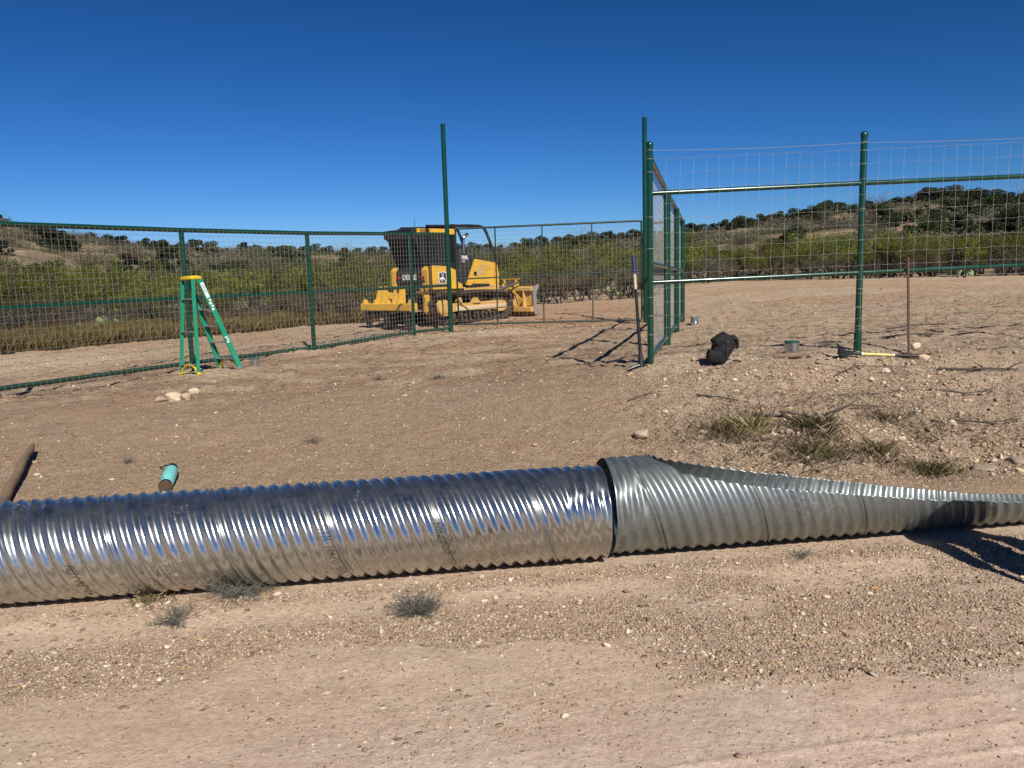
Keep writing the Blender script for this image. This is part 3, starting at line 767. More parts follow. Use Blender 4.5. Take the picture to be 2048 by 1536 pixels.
for i in range(0, 152):
    x = x0 + i * .05; z = 3.062 + (x - 1.7) * .0095 - .018 * math.sin(math.pi * ((x - 1.7) % 2.55) / 2.55)
    pts.append((x, wy(x) + .002 * math.sin(i * 2.1), z + .002 * math.cos(i * 2.1)))
    if i % 2 == 1:
        for s_ in (-1, 1): mb2.tube([(x, wy(x) - .014, z - .012 * s_), (x, wy(x) + .014, z + .012 * s_)], .0012, 3, cap=False)
wire(mb2, pts, .0021, 4)
rel(mb2.build('barbed_wire', M['wire_bright'], rf, smooth=False, fix=False), rf)
tb = MB()
for i in (0, 1):
    x, y = RP[i]
    for z in (3.07, 2.97, 2.82, 2.30, 1.93, 1.35, 1.13, .9):
        z += .03 * i; tb.lathe([(.0392, z - .002), (.0402, z), (.0392, z + .002)], (x, y, 0), n=14)
rel(tb.build('wire_tie', M['wire_bright'], rf, smooth=False), rf)
tb = MB()

# ---------------------------------------------------------------- bulldozer
def text_obj(txt, size, mat, parent, name, bold=True, thick=.004):
    cu = bpy.data.curves.new(name, 'FONT'); cu.body = txt; cu.size = size; cu.extrude = thick; cu.offset = size * .022 if bold else 0
    cu.align_x = 'CENTER'; cu.align_y = 'CENTER'
    tmp = bpy.data.objects.new(name, cu); COL.objects.link(tmp)
    dg = bpy.context.evaluated_depsgraph_get(); me = bpy.data.meshes.new_from_object(tmp.evaluated_get(dg)); me.name = name
    bpy.data.objects.remove(tmp); bpy.data.curves.remove(cu)
    o = bpy.data.objects.new(name, me); COL.objects.link(o); me.materials.clear(); me.materials.append(mat)
    if parent is not None: o.parent = parent
    return o

DZ = empty('bulldozer', (-2.02, 23.35, .40), rad(48), 'yellow and black crawler bulldozer with rear ripper, parked beyond the green fence', 'bulldozer')
def zc(v): return v - .14
# undercarriage
def track(side):
    yo, yi = side * 1.20, side * .68
    yc = (yo + yi) / 2; w = abs(yo - yi)
    path = []
    xr, xf, rr, rf_ = -1.02, 1.45, .40, .40
    for a in np.linspace(90, 270, 13): path.append((xr + .43 * math.cos(rad(a)) * .95, .42 + .42 * math.sin(rad(a))))
    path += [(x, 0.0) for x in np.linspace(xr + .12, xf - .25, 14)]
    for a in np.linspace(-80, 90, 12): path.append((xf + .40 * math.cos(rad(a)), .43 + .39 * math.sin(rad(a))))
    path += [(x, .83 + .02 * math.sin(x * 3)) for x in np.linspace(xf - .15, xr + .15, 12)]
    # resample evenly
    P_ = [Vector((p[0], 0, p[1])) for p in path] + [Vector((path[0][0], 0, path[0][1]))]
    cum = [0]
    for a, b in zip(P_[:-1], P_[1:]): cum.append(cum[-1] + (b - a).length)
    n = 40; mb = MB(); link = MB()
    def at(s):
        s %= cum[-1]
        k = max(i for i in range(len(cum)) if cum[i] <= s + 1e-9); k = min(k, len(P_) - 2)
        f = (s - cum[k]) / max(1e-6, cum[k + 1] - cum[k]); return P_[k].lerp(P_[k + 1], f), (P_[k + 1] - P_[k]).normalized()
    L = cum[-1] / n
    for i in range(n):
        p, d = at((i + .5) * L); nrm = Vector((d.z, 0, -d.x)); 
        c0 = Vector((0, 0, .42)); 
        if (p - Vector((min(max(p.x, xr), xf), 0, .42))).dot(nrm) < 0: nrm = -nrm
        side_ = Vector((0, 1, 0)); R_ = Matrix((d, side_, d.cross(side_))).transposed()
        q = p + Vector((0, yc, 0))
        mb.box(q - nrm * .01, (L * .93, w, .022), R_)
        g = q + nrm * .022 + d * L * .36
        mb.box(g, (.022, w * .98, .055), R_)
        for s_ in (-1, 1): link.box(q - nrm * .055 + side_ * .09 * s_, (L * 1.05, .035, .075), R_, .008)
    t = mb.build('track', M['steel_dirty'], DZ, smooth=False)
    link.build('track_links', M['steel_dirty'], t, smooth=False)
    sp = MB()
    for k in range(22):
        a = 2 * math.pi * k / 22; sp.box((xr + .37 * math.cos(a), yc, .42 + .37 * math.sin(a)), (.05, .06, .04), Matrix.Rotation(-a, 3, 'Y'))
    sp.lathe([(.36, -.03), (.36, .03)], (xr, yc, .42), Matrix.Rotation(rad(90), 3, 'X'), 30)
    sp.build('sprocket', M['steel_dirty'], t)
    hb = MB(); my = Matrix.Rotation(rad(90 * side), 3, 'X')
    hb.lathe([(.235, -.2), (.235, .0), (.225, .02), (.15, .04), (.14, .055), (.06, .06)], (xr, yo + side * .02 - side * .03, .42), Matrix.Rotation(rad(-90 * side), 3, 'X'), 28)
    for k in range(12):
        a = 2 * math.pi * k / 12; hb.lathe([(.018, 0), (.018, .02)], (xr + .195 * math.cos(a), yo - side * .012, .42 + .195 * math.sin(a)), Matrix.Rotation(rad(-90 * side), 3, 'X'), 6)
    hb.build('final_drive', M['yellow_dusty'], t)
    idl = MB(); idl.lathe([(.10, -.09), (.26, -.07), (.36, -.05), (.375, 0), (.36, .05), (.26, .07), (.10, .09)], (xf, yc, .43), Matrix.Rotation(rad(90), 3, 'X'), 28)
    idl.build('idler', M['steel_dirty'], t)
    rl = MB()
    for x in np.linspace(xr + .45, xf - .45, 6): rl.lathe([(.09, -.13), (.115, -.12), (.09, -.09), (.09, .09), (.115, .12), (.09, .13)], (x, yc, .155), Matrix.Rotation(rad(90), 3, 'X'), 16)
    rl.lathe([(.07, -.1), (.07, .1)], (.15, yc, .70), Matrix.Rotation(rad(90), 3, 'X'), 14)
    rl.build('roller', M['steel_dirty'], t)
    fr = MB()
    fr.prism([(-.62, .30), (-.62, .50), (-.35, .56), (-.1, .52), (1.35, .56), (1.62, .52), (1.66, .34), (1.55, .24), (1.25, .22), (1.2, .30)], 'y', yo - side * .10, yi + side * .12)
    fr.prism([(-.45, .50), (-.42, .68), (-.34, .70), (-.28, .66), (-.25, .50)], 'y', yo - side * .07, yo - side * .2)
    fr.prism([(.18, .52), (.26, .66), (.33, .67), (.40, .60), (.50, .52)], 'y', yo - side * .05, yo - side * .2)
    fr.build('track_frame', M['yellow_dusty'], DZ, smooth=False)
    st = MB(); st.bar((-.52, yo - side * .085, .37), (1.62, yo - side * .085, .40), .03, .11, bev=.006)
    st.build('guide_rail', M['white_dusty'], DZ)
    ch = MB()
    for x in np.linspace(-.35, 1.05, 9): ch.prism([(x - .07, .23), (x + .07, .23), (x, .12)], 'y', yo - side * .06, yo - side * .10)
    ch.build('chain_guide', M['steel_dirty'], DZ, smooth=False)
track(-1); track(1)
# belly, main frame
MB().box((.1, 0, .62), (3.0, 1.3, .36), bev=.03).build('belly', M['black'], DZ)
mb = MB(); mb.prism([(-1.3, .88), (-1.2, .98), (.1, .95), (.75, .95), (1.75, .98), (1.75, .85), (.9, .82), (.1, .78), (-1.25, .80)], 'y', -.72, .72)
mb.build('main_frame', M['yellow_dusty'], DZ, smooth=False)
# rear fuel tank with lettering, side tanks / fenders
tk = MB(); tk.prism([(-1.23, 1.08), (-1.25, 1.16), (-1.25, 1.46), (-1.20, 1.545), (-.95, 1.56), (-.95, 1.08)], 'y', -.66, .60)
tko = tk.build('fuel_tank', M['charcoal'], DZ, smooth=False)
MB().box((-1.252, -.04, 1.30), (.012, 1.24, .075)).build('red_stripe', M['red'], tko, smooth=False)
MB().box((-1.255, -.06, 1.30), (.012, .82, .16)).build('name_panel', M['charcoal'], tko, smooth=False)
t = text_obj('DEERE', .215, M['white'], tko, 'lettering'); t.matrix_local = Matrix.Translation((-1.264, -.03, 1.30)) @ Matrix(((0, 0, -1, 0), (-1, 0, 0, 0), (0, 1, 0, 0), (0, 0, 0, 1)))
mb = MB(); mb.prism([(-1.27, 1.02), (-1.27, 1.50), (-1.12, 1.58), (-.95, 1.58), (-.95, 1.02)], 'y', .62, .76)
mb.build('corner_post', M['yellow'], DZ, smooth=False)
MB().box((-1.17, -.1, .99), (.25, 1.1, .16), bev=.02).build('rear_crossmember', M['black'], DZ)
for s in (-1, 1):
    mb = MB(); mb.prism([(-1.24, .98), (-1.26, 1.50), (-1.17, 1.60), (-1.0, 1.62), (-.42, 1.59), (-.10, 1.47), (-.09, 1.16), (.12, 1.06), (.12, .98)], 'y', s * .78, s * .56)
    f = mb.build('fender', M['yellow'], DZ, smooth=False)
    MB().box((-.5, s * .75, .965), (1.4, .10, .03)).build('step', M['yellow'], DZ, smooth=False)
    if s < 0:
        emb = MB(); 
        sh = [(-.155, .10), (-.15, .145), (-.10, .165), (0, .172), (.10, .165), (.15, .145), (.155, .10), (.145, -.10), (.12, -.145), (.05, -.165), (-.05, -.165), (-.12, -.145), (-.145, -.10)]
        cx, cz = -.67, 1.27
        emb.prism([(cx + x * 1.0, cz + z) for x, z in sh], 'y', -.7801, -.784); e1 = emb.build('emblem', M['white'], f, smooth=False)
        MB().prism([(cx + x * .88, cz + z * .88) for x, z in sh], 'y', -.784, -.787).build('emblem_ground', M['black'], e1, smooth=False)
        # leaping deer silhouette: body, legs, neck, antlers
        d1 = MB(); D = lambda p: [(cx + x, cz + z) for x, z in p]
        d1.prism(D([(-.115, -.02), (-.085, .015), (-.03, .015), (-.01, .05), (-.015, .085), (.01, .085), (.02, .02), (.06, -.02), (.105, -.075), (.125, -.10), (.085, -.085), (.045, -.055), (.0, -.045), (-.04, -.05), (-.06, -.04), (-.02, -.085), (.03, -.105), (.01, -.115), (-.05, -.095), (-.095, -.05)]), 'y', -.787, -.790)
        d1.prism(D([(-.06, .085), (-.055, .12), (-.03, .13), (-.03, .115), (-.045, .105), (-.045, .085), (-.015, .08), (-.01, .09)]), 'y', -.787, -.790)
        d1.prism(D([(.0, .08), (.02, .11), (.06, .13), (.055, .115), (.03, .10), (.015, .075)]), 'y', -.787, -.790)
        d1.build('emblem_deer', M['white'], e1, smooth=False)
# cab
cb = MB()
for s in (-1, 1):
    cb.bar((-1.12, s * .58, 1.60), (-1.40, s * .60, 2.62), .09, .09); cb.bar((.02, s * .60, 1.5), (-.05, s * .60, 2.62), .10, .10); cb.bar((-.70, s * .61, 1.5), (-.70, s * .61, 2.62), .07, .07)
    cb.box((-.58, s * .60, 1.62), (1.18, .08, .16)); cb.box((-.70, s * .60, 2.58), (1.42, .08, .10))
cb.box((-1.40, 0, 2.55), (.10, 1.24, .16)); cb.box((-1.08, 0, 1.64), (.1, 1.2, .12)); cb.box((.0, 0, 1.6), (.1, 1.2, .4)); cb.box((0, 0, 2.56), (.1, 1.2, .1))
cb.box((-.52, 0, 1.50), (1.0, 1.16, .16)); cb.build('cab_frame', M['black'], DZ, smooth=False)
gl = MB()
for s in (-1, 1): gl.prism([(-1.10, 1.66), (-1.36, 2.54), (-.03, 2.54), (-.03, 1.66)], 'y', s * .565, s * .577)
gl.prism([(-1.10, 1.66), (-1.36, 2.54), (-1.345, 2.54), (-1.085, 1.66)], 'x' if False else 'y', -.56, .56); gl.box((-.03, 0, 2.1), (.012, 1.12, .9)); gl.build('cab_glass', M['glass'], DZ, smooth=False)
sc_ = MB()          # screens: bars over rear and side windows
for s in (-1, 1):
    for x in np.arange(-1.36, -.02, .065): sc_.bar((x, s * .645, 1.70 + max(0, -1.10 - x) * 3.2), (x, s * .645, 2.54), .012, .012)
    for z in np.arange(1.72, 2.55, .10): sc_.bar((-1.10 - (z - 1.68) * .31, s * .645, z), (-.02, s * .645, z), .012, .012)
    sc_.bar((-.68, s * .66, 1.72), (-1.0, s * .66, 2.5), .04, .03)
sc_.build('side_screen', M['black'], DZ, smooth=False)
sc_ = MB()
for y in np.arange(-.55, .56, .05): sc_.bar((-1.20, y, 1.70), (-1.50, y, 2.50), .012, .014)
for z in np.arange(1.72, 2.55, .08): sc_.bar((-1.20 - (z - 1.70) * .375, -.56, z), (-1.20 - (z - 1.70) * .375, .56, z), .014, .012)
for y in (-.58, .58): sc_.bar((-1.18, y, 1.66), (-1.52, y, 2.52), .05, .05)
sc_.bar((-1.52, -.6, 2.5), (-1.52, .6, 2.5), .05, .05); sc_.build('rear_screen', M['black'], DZ, smooth=False)
MB().prism([(-.55, 1.5), (-.9, 1.55), (-.95, 2.25), (-.85, 2.3), (-.75, 1.8), (-.45, 1.75)], 'y', -.25, .25).build('seat', M['black'], DZ)
# roof: black rear overhang, yellow sides
rf2 = MB(); rf2.prism([(-1.60, 2.40), (-1.62, 2.60), (-1.55, 2.635), (-1.35, 2.66), (.04, 2.66), (.05, 2.50), (-1.45, 2.48), (-1.5, 2.36)], 'y', -.60, .60)
rf2.box((-.6, 0, 2.68), (1.2, .95, .05), bev=.02)
rf2.build('roof', M['black'], DZ, smooth=False)
for s in (-1, 1):
    r3 = MB(); r3.prism([(-1.44, 2.49), (-1.44, 2.645), (.0, 2.665), (.06, 2.62), (.06, 2.51)], 'y', s * .602, s * .66)
    rp = r3.build('roof_side', M['yellow'], DZ, smooth=False)
    v = MB()
    for z in np.arange(2.52, 2.63, .018): v.bar((-1.36, s * .662, z), (-.98, s * .662, z), .006, .007)
    v.build('vent_grille', M['charcoal'], rp, smooth=False)
MB().tube([(-1.25, -.35, 2.66), (-1.26, -.35, 2.72), (-1.27, -.36, 2.93)], [.03, .008, .005], 8).build('antenna', M['black'], DZ)
MB().tube([(-1.0, -.55, 2.73), (.12, -.55, 2.76)], .035, 10).tube([(-1.0, .55, 2.73), (.12, .55, 2.76)], .035, 10).build('roof_rail', M['black'], DZ)
# engine hood, side panels, grille guard
hd = MB(); hd.prism([(.06, 1.10), (.06, 2.02), (.18, 2.03), (.62, 1.93), (1.62, 1.74), (1.74, 1.66), (1.74, 1.05)], 'y', -.52, .52)
hd.build('engine_hood', M['charcoal'], DZ, smooth=False)
for s in (-1, 1):
    sp_ = MB(); sp_.prism([(.10, 1.12), (.06, 2.0), (.20, 2.02), (.68, 1.90), (.40, 1.05)], 'y', s * .522, s * .60)
    pn = sp_.build('side_panel', M['charcoal'], DZ, smooth=False)
    if s < 0:
        t = text_obj('700L', .15, M['white'], pn, 'lettering'); t.matrix_local = Matrix.Translation((.42, -.605, 1.84)) @ Matrix(((1, 0, 0, 0), (0, 0, -1, 0), (0, 1, 0, 0), (0, 0, 0, 1)))
        t = text_obj('XLT', .07, M['white'], pn, 'lettering'); t.matrix_local = Matrix.Translation((.37, -.605, 1.73)) @ Matrix(((1, 0, 0, 0), (0, 0, -1, 0), (0, 1, 0, 0), (0, 0, 0, 1)))
    ye = MB(); ye.prism([(.42, 1.04), (.82, 1.80), (1.58, 1.70), (1.76, 1.34), (1.72, .98), (1.60, .95)], 'y', s * .60, s * .66)
    yo_ = ye.build('engine_side_guard', M['yellow'], DZ, smooth=False)
    rc = MB(); rc.prism([(.92, 1.68), (1.50, 1.62), (1.46, 1.50), (1.0, 1.58)], 'y', s * .661, s * .667).prism([(.86, 1.60), (1.38, 1.50), (.98, 1.28), (.78, 1.30)], 'y', s * .661, s * .667)
    rc.build('recessed_mesh', M['yellow_dusty'], yo_, smooth=False)
    MB().box((.78, s * .668, 1.37), (.11, .012, .11)).build('latch_plate', M['black'], yo_, smooth=False)
    fb = MB(); fb.prism([(1.58, .80), (1.60, 1.70), (1.72, 1.60), (1.80, 1.30), (1.76, .80)], 'y', s * .661, s * .70).build('front_guard', M['yellow'], DZ, smooth=False)
MB().box((1.77, 0, 1.3), (.06, 1.1, .8), bev=.02).build('radiator_guard', M['black'], DZ)
# exhaust, sweeps
MB().tube([(.86, -.12, 1.85), (.86, -.12, 2.35), (.88, -.12, 2.45), (.98, -.12, 2.53), (1.06, -.12, 2.56)], [.045, .045, .05, .05, .055], 12).build('exhaust_pipe', M['chrome'], DZ)
for s in (-1, 1):
    MB().tube([(-.05, s * .55, 2.75), (.6, s * .55, 2.78), (1.12, s * .55, 2.78), (1.30, s * .56, 2.74), (1.40, s * .58, 2.62), (1.62, s * .6, 2.15), (1.80, s * .62, 1.72), (1.80, s * .62, 1.45)], .045, 12).build('limb_riser', M['black'], DZ)
    MB().tube([(.0, s * .60, 2.62), (.15, s * .57, 1.95)], .04, 10).build('cab_strut', M['black'], DZ)
MB().tube([(.10, -.55, 2.77), (.10, .55, 2.77)], .05, 10).build('riser_cross_tube', M['black'], DZ)
# push frame, lift cylinders, blade
for s in (-1, 1):
    MB().bar((.6, s * .62, .62), (2.3, s * .85, .42), .12, .20, bev=.02).build('push_arm', M['yellow_dusty'], DZ)
    lc = MB(); lc.tube([(.62, s * .66, 1.02), (1.35, s * .66, 1.0)], .055, 12); lo = lc.build('lift_cylinder', M['black'], DZ)
    MB().tube([(1.35, s * .66, 1.0), (2.25, s * .62, .92)], .028, 10).build('cylinder_rod', M['steel_bright'], lo)
    MB().tube([(1.55, s * .5, .75), (2.35, s * .95, 1.05)], .04, 10).build('tilt_brace', M['black'], DZ)
    MB().tube([(1.7, s * .4, 1.3), (2.0, s * .45, 1.25), (2.25, s * .6, .95)], .02, 8).build('hydraulic_hose', M['black'], DZ)
bl = MB(); W2 = 1.48
prof = [(2.72, .93), (2.60, .80), (2.53, .60), (2.55, .35), (2.66, .14), (2.78, .03)]
back = [(p[0] - .045, p[1] - .005) for p in prof]
bl.prism(prof + back[::-1], 'y', -W2, W2)
bl.box((2.46, 0, .84), (.16, 2 * W2, .12), bev=.02).box((2.44, 0, .22), (.16, 2 * W2, .16), bev=.02)
for y in (-1.15, -.8, -.4, 0, .4, .8, 1.15): bl.prism([(2.36, .20), (2.38, .86), (2.52, .86), (2.50, .5), (2.52, .2)], 'y', y - .02, y + .02)
blade = bl.build('blade', M['yellow_dusty'], DZ, smooth=False)
for s in (-1, 1):
    ep = MB(); ep.prism([(2.44, .90), (2.70, 1.0), (2.74, .94), (2.64, .78), (2.58, .60), (2.60, .36), (2.70, .15), (2.84, .0), (2.52, .06), (2.46, .30)], 'y', s * W2, s * (W2 + .03))
    ep.build('end_plate', M['steel_bright'], blade, smooth=False)
MB().prism([(2.72, .10), (2.86, -.02), (2.82, -.03), (2.66, .10)], 'y', -W2 - .03, W2 + .03).build('cutting_edge', M['steel_bright'], blade, smooth=False)
tr = MB()
for y in (-.75, -.25, .25, .75): tr.prism([(2.40, .92), (2.52, 1.18), (2.56, 1.16), (2.66, .98)], 'y', y - .012, y + .012)
tr.bar((2.53, -.9, 1.17), (2.53, .9, 1.17), .03, .03)
tr.bar((2.38, -1.1, .5), (2.36, -.6, .9), .03, .05); tr.bar((2.38, -1.1, .5), (2.38, -.85, .25), .03, .05)
tr.build('trash_rack', M['yellow'], blade, smooth=False)
# ripper
rb = MB(); rb.box((-2.06, 0, .50), (.26, 2.2, .20), bev=.02)
rip = rb.build('ripper_beam', M['yellow'], DZ, smooth=False)
ey = MB()
for y in (-1.0, -.5, 0, .5, 1.0):
    ey.prism([(-2.16, .58), (-2.14, .68), (-2.08, .72), (-2.02, .68), (-1.98, .58)], 'y', y - .045, y + .045)
ey.build('pin_lug', M['yellow'], rip, smooth=False)
for y in (-.45, -.22, .28, .5):
    MB().prism([(-2.10, .58), (-1.98, 1.02), (-1.90, 1.08), (-1.82, 1.02), (-1.84, .58)], 'y', y - .035, y + .035).build('upright_bracket', M['yellow'], rip, smooth=False)
for y in (-.62, .62):
    lk = MB(); lk.prism([(-1.62, 1.00), (-1.55, 1.06), (-1.46, 1.02), (-1.36, .80), (-1.22, .52), (-1.26, .30), (-1.40, .26), (-1.50, .34), (-1.50, .62)], 'y', y - .05 - .28 * (y < 0), y + .05 - .28 * (y < 0))
    l2 = lk.build('lift_link', M['yellow'], DZ, smooth=False)
    mbp = MB()
    for (x, z) in ((-1.54, .99), (-1.40, .58), (-1.38, .36)): mbp.lathe([(.05, 0), (.05, .03)], (x, y - .05 - .28 * (y < 0), z), Matrix.Rotation(rad(90), 3, 'X'), 12)
    mbp.build('pivot_pin', M['steel_dirty'], l2)
MB().tube([(-1.4, -.25, .9), (-1.95, -.3, .98)], .05, 12).tube([(-1.4, .25, .9), (-1.95, .3, .98)], .05, 12).build('ripper_cylinder', M['black'], DZ)
mb = MB(); mb.bar((-1.2, -.5, .45), (-2.0, -.5, .45), .1, .14).bar((-1.2, .5, .45), (-2.0, .5, .45), .1, .14); mb.build('ripper_arm', M['steel_dirty'], DZ, smooth=False)
for y in (-.85, 0, .85):
    MB().prism([(-2.22, .42), (-2.02, .42), (-2.02, .05), (-1.92, -.16), (-1.98, -.18), (-2.16, -.02), (-2.24, .18)], 'y', y - .03, y + .03).build('ripper_shank', M['black'], DZ, smooth=False)
mb = MB()
random.seed(3)
for i in range(9):      # hoses and fittings behind the tank
    y = -.5 + i * .12; mb.tube([(-1.2, y, .95), (-1.42, y + random.uniform(-.1, .1), .80 + random.uniform(-.1, .1)), (-1.5, y + random.uniform(-.15, .15), .55), (-1.3, y, .45)], .018, 6)
mb.build('hose_bundle', M['black'], DZ)

# ---------------------------------------------------------------- step ladder

LD = empty('step_ladder', (-4.95, 12.6, gz(-4.95, 12.6)), 0, 'green fibreglass step ladder with yellow top, standing open against the panel fence', 'ladder')
def V3(x, y, z=None): return Vector((x, y, gz(x, y) if z is None else z))
A1, A2 = V3(-4.95, 12.20), V3(-5.36, 12.50)
B1, B2 = V3(-4.46, 12.72), V3(-4.92, 13.05)
tA1, tA2 = Vector((-5.03, 12.48, 1.75)), Vector((-5.30, 12.70, 1.74)); tB1, tB2 = Vector((-4.95, 12.55, 1.75)), Vector((-5.22, 12.77, 1.74))
def ladder_side(f1, f2, t1, t2, n0, nst, w, d, nm, stepd, lo=.12, hi=.82):
    acr = (f2 - f1).normalized()
    for f, t, s in ((f1, t1, 1), (f2, t2, -1)):
        mb = MB(); ax = (t - f).normalized(); nrm = ax.cross(acr).normalized()
        R_ = Matrix((ax, acr, nrm)).transposed(); c = (f + t) / 2; L = (t - f).length
        mb.box(c, (L, .006, w), R_, .002)
        for q in (-1, 1): mb.box(c + nrm * q * (w / 2 - .003) + acr * s * .012, (L, .024, .005), R_)
        mb.build(nm, M['ladder_green'], LD, smooth=False).matrix_parent_inverse = Matrix.Translation(-LD.location)
        ft = MB(); ft.box(f + ax * .02, (.05, .03, w * 1.1), R_, .004)
        rel(ft.build('foot', M['ladder_yellow'] if nm == 'rear_rail' else M['aluminium'], LD), LD)
    for i in range(nst):
        g = lo + (hi - lo) * i / (nst - 1)
        a, b = f1.lerp(t1, g), f2.lerp(t2, g); nrm = Vector((0, 0, 1)).cross((b - a)).normalized()
        s_ = MB(); s_.bar(a + (b - a) * .02, b - (b - a) * .02, stepd, .022, bev=.003)
        rel(s_.build('step', M['aluminium'], LD, smooth=False), LD)
    # curved yellow knee braces at the feet
    for f, t, o, s in ((f1, t1, f2, 1), (f2, t2, f1, -1)):
        a = f.lerp(t, .015) + (o - f) * .06; b = f.lerp(t, .115) + (o - f) * .46; c = f.lerp(t, .09) + (o - f) * .13
        k = MB(); pts = [a.lerp(c, u).lerp(c.lerp(b, u), u) for u in np.linspace(0, 1, 7)]
        for p, q in zip(pts[:-1], pts[1:]): k.bar(p, q + (q - p) * .05, .045, .014, up=(o - f))
        rel(k.build('knee_brace', M['ladder_yellow'], LD), LD)
ladder_side(A1, A2, tA1, tA2, 0, 3, .055, .02, 'rear_rail', .035, .11, .80)
ladder_side(B1, B2, tB1, tB2, 0, 5, .085, .02, 'front_rail', .08, .12, .86)
top = MB(); cc = (tA1 + tA2 + tB1 + tB2) / 4 + Vector((0, 0, .03)); acr = (tA2 - tA1).normalized(); R_ = Matrix((acr, Vector((0, 0, 1)).cross(acr), Vector((0, 0, 1)))).transposed()
top.box(cc, (.34, .19, .055), R_, .015).box(cc + Vector((0, 0, .028)), (.27, .13, .012), R_, .005)
to = rel(top.build('top_cap', M['ladder_yellow'], LD), LD) or LD.children[-1]
for g0, g1, m in ((.80, .965, 'white'), (.66, .79, 'white'), (.30, .40, 'white')):
    ax = (tB1 - B1).normalized(); nrm = ax.cross((B2 - B1).normalized()).normalized(); acr2 = (B2 - B1).normalized()
    c = B1.lerp(tB1, (g0 + g1) / 2) - acr2 * .005; R_ = Matrix((ax, acr2, nrm)).transposed(); L = (tB1 - B1).length * (g1 - g0)
    stk = MB(); 
    if g0 > .7: stk.box(c, (L, .002, .062), R_)
    else:
        for k in range(4 if g0 > .5 else 3): stk.box(c + ax * (k - 1.5) * L * .25 + nrm * (.008 * (-1) ** k), (L * .17, .002, .045 - .01 * (k % 2)), R_)
    rel(stk.build('sticker', M['white'], LD, smooth=False), LD)
# writing on the stickers
def text_on(txt, size, mat, root, name, c, xdir, zdir, parent=None):
    t = text_obj(txt, size, mat, root, name, thick=.0006); xd = Vector(xdir).normalized(); n = xd.cross(Vector(zdir)).normalized(); u = n.cross(xd)
    t.matrix_local = Matrix.Translation(-Vector(root.location)) @ Matrix(((xd.x, u.x, n.x, c[0]), (xd.y, u.y, n.y, c[1]), (xd.z, u.z, n.z, c[2]), (0, 0, 0, 1)))
    return t
for k in range(4):
    c = B1.lerp(tB1, .90 - .02 * k + .03) - acr2 * .0075
    tl = MB(); ax = (tB1 - B1).normalized(); nrm = ax.cross(acr2).normalized(); R_ = Matrix((ax, acr2, nrm)).transposed()
    tl.box(c, (.008, .001, .045 - .006 * (k % 3)), R_); rel(tl.build('sticker_line', M['charcoal'], LD, smooth=False), LD)

# ---------------------------------------------------------------- tins and buckets
def bucket(x, y, r, h, lab, cat, name, drip=None, handle=True, group=None, tilt=0):
    b = empty(name, (x, y, gz(x, y) - .004), rad(random.uniform(0, 360)), lab, cat, group)
    mb = MB(); mb.lathe([(r * .93, .0), (r * .95, .006), (r * .97, .012), (r * .99, h * .33), (r * 1.005, h * .34), (r * .99, h * .35), (r, h - .015), (r * 1.05, h - .012), (r * 1.05, h), (r * .97, h), (r * .96, h - .03), (r * .9, .03), (.001, .028)], n=28)
    mb.build('can_body', M['tin'], b)
    d = MB()
    if drip:
        n = 28; rr = r * 1.012; vs = []; fs = []
        for k in range(n):
            a = 2 * math.pi * k / n; dz = h * random.choice([.02, .03, .02, .09, .03])
            vs += [(rr * math.cos(a), rr * math.sin(a), h - .013), (rr * math.cos(a), rr * math.sin(a), h - .013 - dz)]
        for k in range(n): k2 = (k + 1) % n; fs.append((2 * k, 2 * k2, 2 * k2 + 1, 2 * k + 1))
        d.add(vs, fs); d.lathe([(r * 1.06, h - .011), (r * 1.065, h + .001), (r * .96, h + .002)], n=28); d.build('paint_drips', M['green_drip'], b)
    if handle:
        hm = MB(); pts = [(r * 1.03 * math.cos(t), -.0 - r * .95 * math.sin(t) * .35 - r * .25 * math.sin(t), h * .8 - r * 1.0 * math.sin(t)) for t in np.linspace(0, math.pi, 14)]
        hm.tube(pts, .0022, 6); hm.lathe([(.01, -.004), (.01, .004)], (r * 1.01, 0, h * .8), Matrix.Rotation(rad(90), 3, 'Y'), 10).lathe([(.01, -.004), (.01, .004)], (-r * 1.01, 0, h * .8), Matrix.Rotation(rad(90), 3, 'Y'), 10)
        hm.build('bail_handle', M['wire'], b)
    return b
M['tin'] = paint('bright_tin_plate', (.62, .64, .66), .25, .25, (.3, .3, .27), 8, metal=.95, bump=.02)
b = bucket(3.385, 9.30, .086, .175, 'shiny metal paint can with green drips round its rim, behind a short piece of wood', 'paint can', 'paint_can', drip=True)
b.rotation_euler.z = rad(10)
bl_ = MB(); bl_.lathe([(.0885, .06), (.0885, .13)], n=28); 
bucket(4.235, 17.8, .085, .19, 'small shiny metal can standing alone beyond the right fence', 'paint can', 'paint_can')
bucket(-4.40, 13.25, .082, .17, 'metal can with dark green side, standing beside the ladder foot', 'paint can', 'paint_can', drip=True)

